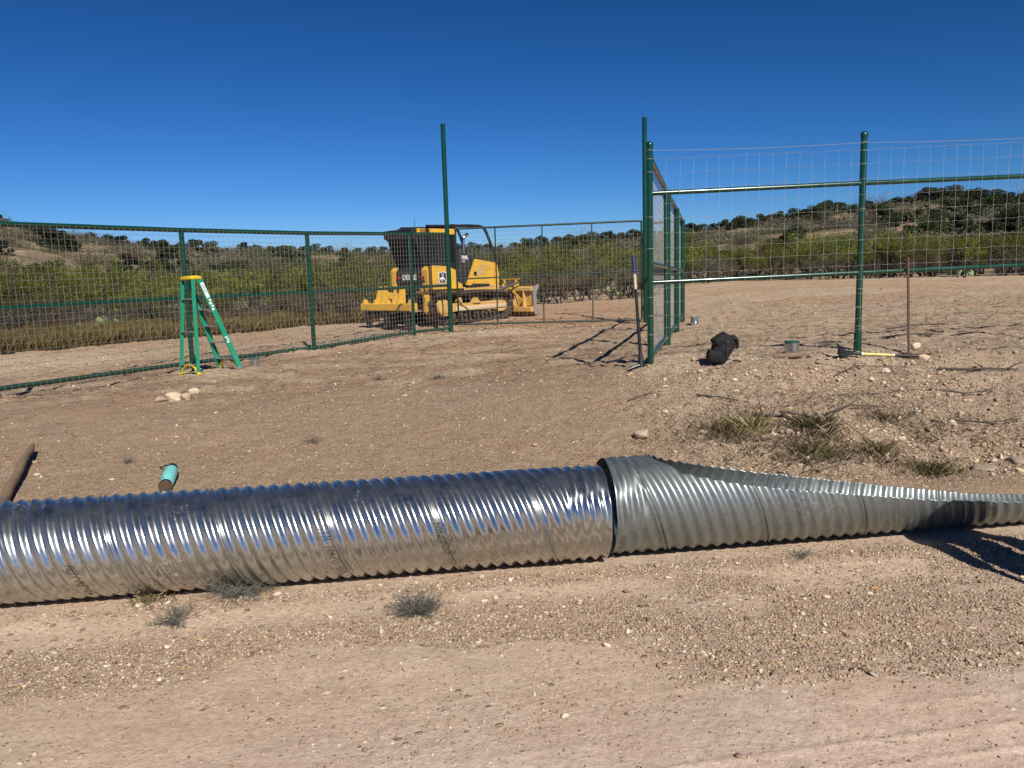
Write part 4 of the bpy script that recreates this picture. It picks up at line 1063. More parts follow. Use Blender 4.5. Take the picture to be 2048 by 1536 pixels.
# ---------------------------------------------------------------- hand tools
# pickaxe standing on its head, handle up, leaning to the corner post
pk = empty('pickaxe', (1.55, 9.22, gz(1.55, 9.22)), 0, 'pickaxe with blue, white and black handle, standing on its head by the corner post', 'pickaxe')
f0, f1 = Vector((1.556, 9.24, gz(1.556, 9.24) + .03)), Vector((1.484, 9.32, 1.859))
def seg(a, b, r0, r1, n=6): return [f0.lerp(f1, a + (b - a) * i / n) for i in range(n + 1)], [r0 + (r1 - r0) * i / n for i in range(n + 1)]
for nm, a, b, r0, r1, m in (('handle_lower', .10, .69, .021, .017, 'blackplastic'), ('handle_band', .69, .83, .0175, .0175, 'cream'), ('handle_grip', .83, 1.0, .021, .022, 'bluegrip')):
    p_, r_ = seg(a, b, r0, r1); o = MB().tube(p_, r_, 14).build(nm, M[m], pk); rel(o, pk)
hd_ = MB(); hd_.tube([f0 - Vector((0, 0, .02)), f0 + (f1 - f0) * .05, f0 + (f1 - f0) * .11], [.045, .032, .022], 12)
c = f0 + Vector((0, -.01, -.01))
hd_.tube([c + Vector((.0, 0, .0)), c + Vector((-.06, -.01, -.005)), c + Vector((-.13, -.03, -.03)), c + Vector((-.19, -.05, -.055))], [.028, .024, .018, .006], 8)
for k in range(1): hd_.bar(c, c + Vector((.11, .03, -.02)), .05, .02, bev=.004).bar(c + Vector((.08, .02, -.012)), c + Vector((.17, .05, -.05)), .075, .010, bev=.003)
rel(hd_.build('pick_head', M['blackplastic'], pk), pk)

# bow rake leaning upright on the rail
rk_ = empty('garden_rake', (4.79, 9.27, gz(4.79, 9.27)), 0, 'rusty bow rake propped upright against the second rail, tines on the ground', 'rake')
rb0, rb1 = Vector((4.775, 9.25, gz(4.78, 9.25) + .02)), Vector((4.80, 9.41, 1.735))
rel(MB().tube([rb0.lerp(rb1, t) for t in (0, .3, .6, .8, 1)], [.016, .015, .0145, .014, .013], 12).build('handle', M['rust'], rk_), rk_)
hh = MB(); g0 = gz(4.85, 9.2)
hh.tube([(4.60, 9.12, g0 + .035), (5.02, 9.19, g0 + .04)], .009, 8)
for i in range(14):
    x = 4.60 + .42 * i / 13; y = 9.12 + .07 * i / 13; hh.tube([(x, y, g0 + .04), (x + .003, y - .02, g0 + .0), (x, y - .015, g0 - .03)], [.006, .005, .002], 5)
hh.tube([(4.60, 9.12, g0 + .04), (4.64, 9.2, g0 + .06), (4.76, 9.245, g0 + .06)], .005, 6).tube([(5.02, 9.19, g0 + .04), (4.98, 9.25, g0 + .10), (4.90, 9.27, g0 + .10), (4.79, 9.25, g0 + .05)], .005, 6)
rel(hh.build('tine_head', M['rust'], rk_), rk_)

# long handled loppers-like digging tool lying in front of the post
ht = empty('grubbing_hoe', (4.35, 9.12, gz(4.35, 9.12)), 0, 'yellow-handled hoe with black grip, lying at the foot of the second fence post', 'hoe')
ha, hb = Vector((3.985, 9.13, gz(3.985, 9.13) + .05)), Vector((4.80, 9.10, gz(4.8, 9.1) + .045))
for nm, a, b, r, m in (('collar', .0, .20, .020, 'blackplastic'), ('handle', .20, .66, .016, 'lemon'), ('grip', .66, 1.0, .018, 'blackplastic')):
    rel(MB().tube([ha.lerp(hb, a), ha.lerp(hb, (a + b) / 2), ha.lerp(hb, b)], r, 12).build(nm, M[m], ht), ht)
rel(MB().tube([ha.lerp(hb, .195), ha.lerp(hb, .215)], .021, 12).tube([ha.lerp(hb, .655), ha.lerp(hb, .67)], .019, 12).build('ring', M['white'], ht), ht)
hm = MB(); hm.prism([(-.10, .07), (-.02, .035), (.05, .03), (.06, -.02), (-.02, -.03), (-.06, -.05), (-.11, -.01)], 'y', -.035, .035)
hm.bar((-.09, 0, .06), (-.12, .02, .12), .06, .012, bev=.002)
o = hm.build('hoe_head', M['blackplastic'], ht); o.location = (ha.x - ht.location.x + .0, ha.y - ht.location.y, ha.z - ht.location.z)

# short stick in front of the can
st = MB(); z0 = gz(3.25, 9.1)
st.tube([(3.10, 9.10, z0 + .03), (3.16, 9.09, z0 + .042), (3.25, 9.085, z0 + .036), (3.36, 9.09, z0 + .045), (3.44, 9.11, z0 + .04)], [.022, .034, .03, .034, .03], 10)
tag(st.build('wood_piece', M['wood']), 'short broken piece of pale wood lying in front of the metal can', 'log')

# weathered wooden pole at the left edge
wp = empty('wooden_pole', (-4.3, 6.5, gz(-4.3, 6.5)), 0, 'thick weathered wooden pole lying on the dirt at the far left, behind the pipe', 'pole')
pts = []; rs = []
for i in range(16):
    f = i / 15; x = -4.64 + f * .82; y = 7.34 - f * 1.78; pts.append((x, y, gz(x, y) + .055 + .010 * math.sin(f * 5) + .03 * (1 - f))); rs.append(.030 + .006 * f * 1.6 + .002 * math.sin(f * 19))
rs[0] = .022; 
rel(MB().tube(pts, rs, 16).build('shaft', M['wood'], wp), wp)
e = Vector(pts[-1]); e0 = Vector(pts[-2]); dd = (e - e0).normalized()
rel(MB().tube([e - dd * .03, e + dd * .05], .045, 16).build('ferrule', M['rust'], wp), wp)

# mint bottle
bt = empty('water_bottle', (-2.80, 6.12, gz(-2.8, 6.12)), 0, 'mint green insulated bottle with black loop lid, lying on the dirt behind the pipe', 'bottle')
c0 = Vector((-2.775, 5.99, gz(-2.78, 6.0) + .056)); c1 = Vector((-2.865, 6.33, gz(-2.86, 6.33) + .066))
ax = (c1 - c0).normalized(); sx = ax.cross(Vector((0, 0, 1))).normalized(); uz = sx.cross(ax); RB = Matrix((sx, uz, ax)).transposed(); L = (c1 - c0).length
def lat(prof, n=32): return MB().lathe(prof, c0, RB, n)
rel(lat([(.0525, .022), (.0545, .026), (.0545, L - .03), (.050, L - .01), (.040, L), (.03, L + .003)]).build('body', M['mint'], bt), bt)
rel(lat([(.001, .004), (.042, .002), (.049, -.002), (.0535, .004), (.0535, .0225)]).build('steel_base', M['stainless'], bt), bt)
rel(lat([(.041, L - .004), (.044, L + .004), (.044, L + .050), (.038, L + .060), (.001, L + .062)], 24).build('lid', M['blackplastic'], bt), bt)
hp = [c0 + ax * (L + .02) + sx * (-.034), c0 + ax * (L + .012) + sx * (-.075) + uz * .01, c0 + ax * (L + .055) + sx * (-.095) + uz * .012, c0 + ax * (L + .095) + sx * (-.06) + uz * .012, c0 + ax * (L + .10) + sx * (.005) + uz * .01, c0 + ax * (L + .03) + sx * (.03)]
rel(MB().tube(hp, .0065, 8).build('loop_handle', M['blackplastic'], bt), bt)
t = text_on('YETI', .028, M['charcoal'], bt, 'lettering', c0 + ax * .055 + (uz * .80 - sx * .60) * .0552, sx * .8 + uz * .6, ax)

# backpack
bp = empty('backpack', (2.46, 9.02, gz(2.46, 9.02)), rad(-6), 'black backpack slumped on the dirt behind the crest, between corner post and can', 'backpack')
def blob(name, c, d, rot=(0, 0, 0), e=.6, nz=.018, s=1, mat='nylon'):
    bm = bmesh.new(); bmesh.ops.create_cube(bm, size=2); bmesh.ops.subdivide_edges(bm, edges=bm.edges, cuts=9, use_grid_fill=True)
    E_ = Matrix.Rotation(rot[2], 3, 'Z') @ Matrix.Rotation(rot[1], 3, 'Y') @ Matrix.Rotation(rot[0], 3, 'X')
    for v in bm.verts:
        p = v.co; q = p.normalized(); w = p.lerp(q, e)
        n = float(fbm(np.array([w.x * 2.2 + s]), np.array([w.y * 2.2 + w.z * 3.1 + s]), 3, 90 + s)[0]) - .5
        w = w * (1 + nz * 12 * n * .5)
        v.co = Vector(c) + E_ @ Vector((w.x * d[0], w.y * d[1], w.z * d[2]))
    me = bpy.data.meshes.new(name); bm.to_mesh(me); bm.free(); me.materials.append(M[mat]); me.polygons.foreach_set('use_smooth', [True] * len(me.polygons))
    o = bpy.data.objects.new(name, me); COL.objects.link(o); o.parent = bp; return o
blob('main_bag', (.0, .0, .155), (.115, .10, .185), (0, rad(22), 0), .55, .03, 1)
blob('top_flap', (-.02, -.02, .27), (.10, .09, .055), (0, rad(-32), .2), .5, .03, 3)
blob('side_pocket', (.105, .02, .20), (.055, .08, .12), (0, rad(28), 0), .55, .03, 5)
blob('bottom_pocket', (-.085, -.03, .075), (.095, .09, .08), (0, rad(8), 0), .6, .035, 7)
MB().tube([(.12, -.05, .28), (.17, -.06, .26), (.175, -.06, .20), (.16, -.05, .16)], .016, 8).tube([(-.05, -.06, .30), (-.09, -.08, .25), (-.115, -.07, .21)], .012, 8).build('shoulder_strap', M['nylon'], bp)
MB().tube([(.055, -.085, .27), (.045, -.12, .17), (.05, -.13, .07)], .004, 6).build('zip', M['charcoal'], bp)
for z in (.245, .17): MB().lathe([(.006, 0), (.008, .003), (.001, .008)], (.052, -.115 - .01 * (z < .2), z), Matrix.Rotation(rad(90), 3, 'X'), 10).build('snap', M['chrome'], bp)
# bent wire in front of it
g0 = gz(2.5, 8.9)
wr = MB(); wr.tube([(2.46, 8.86, gz(2.46, 8.86) + .005), (2.455, 8.86, gz(2.46, 8.86) + .055), (2.60, 8.87, gz(2.6, 8.87) + .075), (2.66, 8.87, gz(2.66, 8.87) + .04)], .0035, 6)
tag(wr.build('bent_wire', M['wire_bright']), 'thin bent silver wire standing up in front of the black backpack', 'wire')

# ---------------------------------------------------------------- two people standing just outside the frame on the right, whose shadows fall into it
def person(x, y, face, lab, shirt, trousers, s=1.0, arms=0):
    root = empty('person', (x, y, gz(x, y)), face, lab, 'person')
    J = {'pel': (0, 0, .95, .105), 'wa': (0, 0, 1.08, .10), 'ch': (0, .01, 1.28, .125), 'sh': (0, 0, 1.41, .085), 'ne': (0, .0, 1.50, .045), 'hd0': (0, -.015, 1.555, .052), 'hd1': (0, -.015, 1.635, .078), 'hd2': (0, -.01, 1.71, .070)}
    E_ = [('pel', 'wa'), ('wa', 'ch'), ('ch', 'sh'), ('sh', 'ne'), ('ne', 'hd0'), ('hd0', 'hd1'), ('hd1', 'hd2')]
    for q in (-1, 1):
        J.update({f'hip{q}': (.085 * q, 0, .86, .082), f'kn{q}': (.11 * q, -.02, .50, .060), f'an{q}': (.12 * q, .0, .09, .040), f'to{q}': (.13 * q, -.14, .035, .035), f's{q}': (.19 * q, 0, 1.41, .062),
                  f'el{q}': ((.235 + .1 * arms) * q, .03, 1.14, .048), f'wr{q}': ((.24 + .02 * arms) * q, -.08 - .1 * arms, .92 + .18 * arms, .028), f'pa{q}': ((.24 - .0 * arms) * q, -.11 - .13 * arms, .85 + .19 * arms, .034)})
        E_ += [('pel', f'hip{q}'), (f'hip{q}', f'kn{q}'), (f'kn{q}', f'an{q}'), (f'an{q}', f'to{q}'), ('sh', f's{q}'), (f's{q}', f'el{q}'), (f'el{q}', f'wr{q}'), (f'wr{q}', f'pa{q}')]
        for k in range(5):
            a = (-.028 + .014 * k) if k < 4 else .035
            J[f'f{q}{k}'] = ((.24) * q + a * .6, -.115 - .13 * arms + a, (.80 if k < 4 else .84) + .19 * arms - (.01 if k in (1, 2) else 0), .009); J[f'g{q}{k}'] = ((.238) * q + a * .6, -.125 - .13 * arms + a, (.765 if k < 4 else .81) + .19 * arms - (.012 if k in (1, 2) else 0), .008)
            E_ += [(f'pa{q}', f'f{q}{k}'), (f'f{q}{k}', f'g{q}{k}')]
    def skin(keys, edges, name, mat, grow=0.0, rootk=None):
        ks = list(keys); me = bpy.data.meshes.new(name); me.from_pydata([J[k][:3] for k in ks], [(ks.index(a), ks.index(b)) for a, b in edges], [])
        o = bpy.data.objects.new(name, me); COL.objects.link(o); o.parent = root; me.materials.append(M[mat])
        md = o.modifiers.new('skin', 'SKIN'); md.use_smooth_shade = True
        for i, k in enumerate(ks):
            sv = me.skin_vertices[0].data[i]; sv.radius = (J[k][3] + grow, J[k][3] * (.85 if k in ('ch', 'pel', 'wa') else 1) + grow); sv.use_root = (k == rootk)
        sb = o.modifiers.new('subsurf', 'SUBSURF'); sb.levels = 2; sb.render_levels = 2
        return o
    skin(J.keys(), E_, 'body', 'skin', 0, 'pel')
    k1 = ['pel', 'wa', 'ch', 'sh', 'ne', 's-1', 's1', 'el-1', 'el1', 'wr-1', 'wr1']; skin(k1, [e for e in E_ if e[0] in k1 and e[1] in k1], 'shirt', shirt, .034, 'wa')
    k2 = ['pel', 'hip-1', 'hip1', 'kn-1', 'kn1', 'an-1', 'an1']; skin(k2, [e for e in E_ if e[0] in k2 and e[1] in k2], 'trousers', trousers, .026, 'pel')
    for q in (-1, 1):
        MB().box((.125 * q, -.05, .05), (.10, .28, .10), bev=.035).tube([(.12 * q, .03, .06), (.12 * q, .03, .20)], .055, 12).build('boot', M['boot'], root)
        MB().lathe([(.001, 0), (.008, .001), (.010, .005), (.001, .009)], (.028 * q, -.080, 1.650), Matrix.Rotation(rad(90), 3, 'X'), 10).build('eye', M['blackplastic'], root)
        MB().box((.080 * q, 0, 1.635), (.02, .035, .06), bev=.009).build('ear', M['skin'], root)
    MB().prism([(-.080, 1.65), (-.106, 1.605), (-.080, 1.595)], 'x', -.012, .012).build('nose', M['skin'], root)
    MB().box((0, -.078, 1.570), (.045, .012, .010), bev=.004).build('mouth', M['lip'], root)
    hat = MB(); hat.lathe([(.165, 1.705), (.17, 1.712), (.10, 1.72), (.098, 1.79), (.085, 1.825), (.001, 1.83)], n=24); hat.build('hat', M['straw'], root)
    root.scale = (s, s, s)
    return root
M['skin'] = paint('skin', (.42, .24, .16), .5, .05, (.4, .2, .14), 5, bump=0); M['lip'] = paint('lips', (.30, .11, .09), .5, 0, (.3, .1, .1), 5, bump=0)
M['denim'] = paint('denim', (.05, .08, .16), .85, .3, (.2, .18, .15), 8); M['plaid'] = paint('tan_shirt_cloth', (.32, .27, .19), .85, .2, (.25, .2, .15), 8); M['greyshirt'] = paint('grey_shirt_cloth', (.18, .19, .2), .85, .2, (.2, .18, .15), 8)
M['boot'] = paint('brown_leather', (.10, .055, .03), .6, .4, (.3, .22, .15), 8); M['straw'] = paint('straw_hat', (.45, .35, .2), .8, .1, (.3, .2, .1), 20)
person(3.10, 3.26, rad(15), 'person in a straw hat, tan shirt and jeans, standing beside the open pipe end', 'plaid', 'denim', .90, 0)

# ---------------------------------------------------------------- loose stones
def ico(sub):
    bm = bmesh.new(); bmesh.ops.create_icosphere(bm, subdivisions=sub, radius=1); V = np.array([v.co[:] for v in bm.verts]); F = np.array([[v.index for v in f.verts] for f in bm.faces]); bm.free(); return V, F
def rocks_np(name, xs, ys, sizes, sub, flat=(.4, .85), sink=.2, tints=None, rough_=.36):
    n = len(xs); V0, F0 = ico(sub); m = len(V0)
    D = V0[None] * (1 + RNG.uniform(-rough_, rough_, (n, m, 1)))
    if sub > 1:
        for _ in range(4):
            nn = RNG.normal(size=(n, 1, 3)); nn /= np.linalg.norm(nn, axis=2, keepdims=True); dd_ = (D * nn).sum(2, keepdims=True); D = D - nn * np.maximum(dd_ - .55, 0)
    sc = np.stack([RNG.uniform(.8, 1.5, n), RNG.uniform(.5, 1.0, n), RNG.uniform(*flat, n)], 1) * sizes[:, None]
    D = D * sc[:, None, :]
    a = RNG.uniform(0, 2 * np.pi, n); t = RNG.uniform(-.35, .35, n); ca, sa, ct, st = np.cos(a), np.sin(a), np.cos(t), np.sin(t)
    x = D[..., 0] * ct[:, None] + D[..., 2] * st[:, None]; z = -D[..., 0] * st[:, None] + D[..., 2] * ct[:, None]; y = D[..., 1]
    X = x * ca[:, None] - y * sa[:, None] + xs[:, None]; Y = x * sa[:, None] + y * ca[:, None] + ys[:, None]
    Z = z + (zt(xs, ys) + sc[:, 2] * (1 - 2 * sink) * .8)[:, None]
    V = np.stack([X, Y, Z], -1).reshape(-1, 3); F = (F0[None] + (np.arange(n) * m)[:, None, None]).reshape(-1, 3)
    ti = RNG.uniform(0, 1, n) if tints is None else tints
    return np_mesh(name, V, F, M['stone'], attrs={'tint': np.repeat(ti, m)})

def fan_sample(n, rmin, rmax, power=1.0):
    """candidate points spread over the wedge in front of the camera, denser near"""
    u = RNG.uniform(0, 1, n); r = rmin * (rmax / rmin) ** u
    a = RNG.uniform(rad(-37), rad(40), n); return r * np.sin(a), r * np.cos(a)
def scatter(n, rmin, rmax, dens):
    x, y = fan_sample(n, rmin, rmax); k = RNG.uniform(0, 1, n) < dens(x, y); return x[k], y[k]
x, y = scatter(330000, 2.3, 9.5, lambda x, y: gravel_density(x, y) * np.clip(y / 7, .35, 1)); 
s = .0020 + .0046 * RNG.random(len(x)) ** 2.2 + .0008 * np.hypot(x, y) * .5
ti = RNG.random(len(x)); road_ = y - .126 * x < 4.5; ti = np.where(road_ & (RNG.random(len(x)) < .22), RNG.uniform(.34, .5, len(x)), ti); ti = np.where(road_ | (x > 1.5), ti, np.where(RNG.random(len(x)) < .75, RNG.uniform(.08, .32, len(x)), ti))
g1 = rocks_np('fine_gravel', x, y, s, 1, tints=ti)
tag(g1, 'fine tan and grey gravel strewn along the road edge and over the bank', 'gravel', kind='stuff')
x, y = scatter(15000, 2.4, 11, lambda x, y: gravel_density(x, y) ** 1.3)
s = .006 + .011 * RNG.random(len(x)) ** 4
g2 = rocks_np('coarse_gravel', x, y, s, 2, tints=RNG.random(len(x)))
tag(g2, 'coarser pale stones scattered among the fine gravel', 'gravel', kind='stuff')
x, y = scatter(9000, 9, 30, lambda x, y: .25 + .4 * (fbm(x * .5, y * .5, 3, 99) > .52))
s = (.007 + .016 * RNG.random(len(x)) ** 3) * np.clip(np.hypot(x, y) / 12, 1, 1.8)
g3 = rocks_np('plateau_gravel', x, y, s, 1)
tag(g3, 'small stones and clods on the bare dirt beyond the fences', 'gravel', kind='stuff')

x, y = scatter(17000, 5.4, 12, lambda x, y: rough(x, y)[0] * (.25 + .75 * sstep(2.0, 5.0, x)) * sstep(.40, .6, fbm(x * .9, y * 1.3, 3, 101)))
s = .011 + .024 * RNG.random(len(x)) ** 3
tag(rocks_np('bank_rubble', x, y, s, 2, tints=np.clip(RNG.normal(.66, .24, len(x)), 0, .97)), 'angular pale rubble covering the stony bank on the right', 'rubble', kind='stuff')
# single rocks
def rock(x, y, s, lab, group=None, tint=None, flat=.7, name='rock', squash=1.0, sub=3, amp=.5):
    V0, F0 = ico(sub); sd = RNG.uniform(0, 50)
    n = fbm(V0[:, 0] * 1.1 + sd, V0[:, 1] * 1.1 + V0[:, 2] * 1.7 + sd, 4, 7) - .5
    n = n + .35 * (np.abs(fbm(V0[:, 0] * 2.5 + sd, V0[:, 2] * 2.5 - V0[:, 1] * 2 + sd, 3, 17) - .5))
    V = V0 * (1 + amp * n[:, None] * 1.6); 
    for _ in range(7):
        nn = RNG.normal(size=3); nn /= np.linalg.norm(nn); dd_ = V @ nn; V = V - np.outer(np.maximum(dd_ - .68, 0), nn)
    V = V * np.array([1.15, .85, flat]) * s
    a = RNG.uniform(0, 6.28); c, q = math.cos(a), math.sin(a); V = np.stack([V[:, 0] * c - V[:, 1] * q, V[:, 0] * q + V[:, 1] * c, V[:, 2]], 1)
    o = np_mesh(name, V, F0, M['stone'], attrs={'tint': np.full(len(V), RNG.uniform(.40, .90) if tint is None else tint)})
    o.location = (x, y, gz(x, y) + s * flat * .42)
    return tag(o, lab, 'rock', group)
rock(1.165, 6.86, .072, 'grey-white rock sitting alone on the dirt just above the split pipe end', tint=.72, flat=.9)
for (x, y, s_, lab) in ((-4.27, 9.72, .10, 'largest pale rock of the small heap in front of the ladder'), (-4.12, 9.70, .085, 'yellowish rock at the right of the small heap in front of the ladder'),
                        (-4.40, 9.62, .07, 'grey rock at the left of the small heap in front of the ladder'), (-4.20, 10.15, .06, 'flat cream rock behind the small heap in front of the ladder')):
    rock(x, y, s_, lab, 'rock heap in front of the ladder', tint=RNG.choice([.44, .50, .70, .80]), flat=.75)
rock(4.83, 9.02, .055, 'yellow-tan rock beside the rake head on the crest', tint=.80, flat=.75)
rock(4.95, 9.45, .075, 'pale block of rock behind the rake, on the crest', tint=.86, flat=.9)
rock(4.20, 8.62, .05, 'pale oval rock below the hoe handle on the stony bank', tint=.93)
rock(3.95, 8.45, .045, 'white rock below and left of the fence post on the stony bank', tint=.95)
rock(2.88, 3.62, .038, 'smooth tan stone in the gravel at the lower right of the road', tint=.5, flat=.6)
rock(3.7, 5.95, .10, 'flat grey slab of rock at the right edge above the pipe end', tint=.64, flat=.4)
rock(4.05, 6.05, .10, 'large flat pale slab at the far right edge of the bank', tint=.64, flat=.35)
k = 0
while k < 120:
    x, y = RNG.uniform(1.3, 7.2), RNG.uniform(5.7, 9.35)
    if y < 5.3 + .126 * x or x > .80 * y or RNG.random() > .25 + .9 * fbm(np.array([x]), np.array([y]), 2, 5)[0] * sstep(1.2, 2.5, np.array([x]))[0]: continue
    rock(x, y, RNG.uniform(.020, .040) * (1.6 if RNG.random() < .12 else 1), 'pale limestone rock half buried in the stony bank on the right', 'rocks on the stony bank', flat=RNG.uniform(.4, .8), sub=2); k += 1
for i in range(26):
    x = RNG.uniform(-4.5, 0.4); y = RNG.uniform(5.0, 9.5)
    rock(x, y, RNG.uniform(.016, .03), 'small pale stone lying on the bare dirt slope behind the shiny pipe', 'stones on the dirt slope', flat=.6, sub=2)
for i in range(22):
    x = RNG.uniform(-2.6, 1.6); rock(x, 4.60 + .126 * (x + .3) + RNG.uniform(-.03, .25), RNG.uniform(.018, .036), 'cream stone lying close behind the shiny pipe', 'stones along the back of the pipe', flat=.55, sub=2)
for i in range(24):
    x = RNG.uniform(-2.7, 1.4); rock(x, 4.00 + .126 * (x + 1.21) - RNG.uniform(.0, .08) - .03, RNG.uniform(.012, .026), 'light stone lying along the foot of the shiny pipe', 'stones along the front of the pipe', flat=.6, sub=2)

# ---------------------------------------------------------------- dead twigs and sticks
def stick_mesh(n, rmin, rmax, dens, L, R, name, lab):
    x, y = scatter(n, rmin, rmax, dens); m = len(x); a = RNG.uniform(0, np.pi, m); l = RNG.uniform(*L, m) * np.clip(np.hypot(x, y) / 8, .8, 2); r = RNG.uniform(*R, m) * np.clip(np.hypot(x, y) / 8, .8, 2.2)
    k = 4; P_ = np.zeros((m, k, 3)); bend = RNG.uniform(-.25, .25, m)
    for i in range(k):
        f = i / (k - 1) - .5
        px = x + np.cos(a) * l * f - np.sin(a) * l * bend * (f * f * 4 - .5); py = y + np.sin(a) * l * f + np.cos(a) * l * bend * (f * f * 4 - .5)
        P_[:, i] = np.stack([px, py, zt(px, py) + r * .9 + (RNG.random(m) ** 3) * l * .12 * (i != 1)], -1)
    V = []; nv = 3
    nx, ny = -np.sin(a), np.cos(a)
    for i in range(k):
        rr = r * (1 - .22 * i)
        for q in range(nv):
            t = 2 * math.pi * q / nv
            V.append(P_[:, i] + np.stack([nx * rr * math.cos(t), ny * rr * math.cos(t), rr * math.sin(t)], -1))
    V = np.stack(V, 1)           # m, k*nv, 3
    F = []
    for i in range(k - 1):
        for q in range(nv): F.append([i * nv + q, i * nv + (q + 1) % nv, (i + 1) * nv + (q + 1) % nv, (i + 1) * nv + q])
    F = (np.array(F)[None] + (np.arange(m) * k * nv)[:, None, None]).reshape(-1, 4)
    o = np_mesh(name, V.reshape(-1, 3), F, M['twig'], attrs={'tint': np.repeat(RNG.random(m), k * nv)})
    return tag(o, lab, 'twigs', kind='stuff')
def ld(x, y):
    m, pl, l = rough(x, y); return .9 * m * (.3 + fbm(x, y, 2, 44)) + .8 * pl * (y < 26) + .12 * l
stick_mesh(21000, 4.8, 26, ld, (.03, .14), (.0010, .0028), 'twig_litter', 'thin broken twigs and root bits littering the dirt')
def branch(pts, r, lab, group=None, mat='bark', twigs=2):
    root = empty('dead_branch', (pts[0][0], pts[0][1], gz(*pts[0][:2])), 0, lab, 'branch', group)
    P_ = [Vector((p[0], p[1], gz(p[0], p[1]) + (p[2] if len(p) > 2 else .02))) for p in pts]
    Q = []
    for a, b in zip(P_[:-1], P_[1:]):
        for f in (0, .33, .66): Q.append(a.lerp(b, f) + Vector((random.uniform(-.008, .008), random.uniform(-.008, .008), random.uniform(-.004, .008))))
    Q.append(P_[-1]); n = len(Q); mb = MB(); mb.tube(Q, [r * (1 - .6 * i / n) for i in range(n)], 7)
    for k in range(twigs):
        i = random.randrange(1, n - 1); d = Vector((random.uniform(-1, 1), random.uniform(-1, 1), random.uniform(.1, .5))).normalized() * random.uniform(.08, .22)
        mb.tube([Q[i], Q[i] + d * .5 + Vector((0, 0, .01)), Q[i] + d], [r * .45, r * .3, r * .12], 5)
    o = mb.build('stem', M[mat], root); rel(o, root); return root
M['greywood'] = paint('silvery_dead_wood', (.20, .155, .12), .85, .5, (.34, .27, .2), 12, bump=.4)
BR = [([(4.75, 8.55), (5.2, 8.45), (5.6, 8.5)], .018), ([(3.35, 8.0), (3.7, 7.9, .03), (4.1, 8.0, .02)], .013), ([(4.3, 7.9), (4.6, 7.75, .03), (4.9, 7.8)], .010), ([(5.5, 7.9, .03), (5.75, 7.7, .05), (5.9, 7.45, .02)], .035),
      ([(2.3, 7.35), (2.55, 7.2, .05), (2.7, 6.95)], .020), ([(2.62, 7.45), (2.8, 7.1, .06), (2.95, 6.95)], .014), ([(3.0, 7.3), (3.3, 7.5, .04), (3.7, 7.55)], .010), ([(3.1, 6.4, .02), (2.95, 6.9, .12), (3.05, 7.3, .1)], .007),
      ([(1.9, 7.9), (2.15, 7.95, .03), (2.3, 7.8)], .009), ([(2.7, 7.2), (2.72, 6.9, .06), (2.8, 6.7)], .017), ([(4.0, 7.0), (4.3, 6.9, .03), (4.7, 7.05)], .010), ([(2.05, 5.9), (2.4, 5.95, .02), (2.7, 6.1)], .008),
      ([(3.6, 8.6), (3.9, 8.75, .04), (4.3, 8.7)], .008), ([(5.6, 9.2), (6.0, 9.3, .03), (6.4, 9.2)], .012), ([(1.2, 8.0), (1.45, 8.1, .02), (1.6, 8.05)], .006), ([(3.3, 9.6), (3.6, 9.75, .02), (3.9, 9.7)], .008),
      ([(5.0, 10.4), (5.4, 10.5, .04), (5.7, 10.45)], .012), ([(-.3, 14.0), (.1, 14.2, .02), (.3, 14.1)], .012), ([(6.0, 12.4), (6.6, 12.5, .03), (7.2, 12.4)], .014), ([(2.0, 17.5), (2.4, 17.6, .03), (2.9, 17.5)], .014)]
for i, (p, r) in enumerate(BR): branch(p, r, 'dead grey-brown branch lying on the stony dirt', 'dead branches on the ground', 'greywood' if i % 2 else 'bark', 3)

# ---------------------------------------------------------------- foliage builders (numpy)
def leaves(C, size, asp, up=0.0, jit=.3):
    """one quad per centre; returns V,F"""
    n = len(C); d = RNG.normal(size=(n, 3)); d[:, 2] += up; d /= np.linalg.norm(d, axis=1)[:, None]
    e = RNG.normal(size=(n, 3)); e -= d * (d * e).sum(1)[:, None]; e /= np.linalg.norm(e, axis=1)[:, None]
    L = size * RNG.uniform(1 - jit, 1 + jit, n)[:, None] * .5; Wd = L * asp
    V = np.stack([C - d * L, C + e * Wd, C + d * L, C - e * Wd], 1)
    return V.reshape(-1, 3), np.arange(n * 4).reshape(n, 4)
def crown_obj(name, C, tint, size, asp, mat, parent, up=0.0):
    V, F = leaves(C, size, asp, up); return np_mesh(name, V, F, M[mat], parent, attrs={'tint': np.repeat(np.clip(tint, 0, 1), 4)})
def grow(h, w, nst, seed, spread=.7, kids=4, curl=.25, lean=0):
    """branching skeleton; returns list of polylines with radii and the tip points"""
    rg = random.Random(seed); lines = []; tips = []
    def go(p, d, L, r, lev):
        pts = [p]; q = p
        for i in range(4):
            d = (d + Vector((rg.uniform(-curl, curl), rg.uniform(-curl, curl), rg.uniform(-curl * .5, curl * .7)))).normalized(); q = q + d * L / 4; pts.append(q)
        lines.append((pts, [r * (1 - .45 * i / 4) for i in range(5)]))
        if lev == 0: tips.extend(pts[2:]); return
        for k in range(kids):
            t = rg.uniform(.45, 1); b = pts[min(4, int(t * 4 + .5))]
            nd = (d * .6 + Vector((rg.uniform(-1, 1), rg.uniform(-1, 1), rg.uniform(-.15, .8))) * spread).normalized()
            go(b, nd, L * rg.uniform(.5, .75), r * .5, lev - 1)
    for s_ in range(nst):
        a = rg.uniform(0, 6.28); d = Vector((math.cos(a) * w / h * .55, math.sin(a) * w / h * .55, 1)).normalized()
        go(Vector((math.cos(a) * .08, math.sin(a) * .08, -.1)), d, h * .52, .022 * h, 2)
    return lines, tips
def skeleton(lines, name, mat, parent, n=4):
    mb = MB()
    for p, r in lines: mb.tube(p, r, n, cap=False)
    return mb.build(name, mat, parent, smooth=False, fix=False)

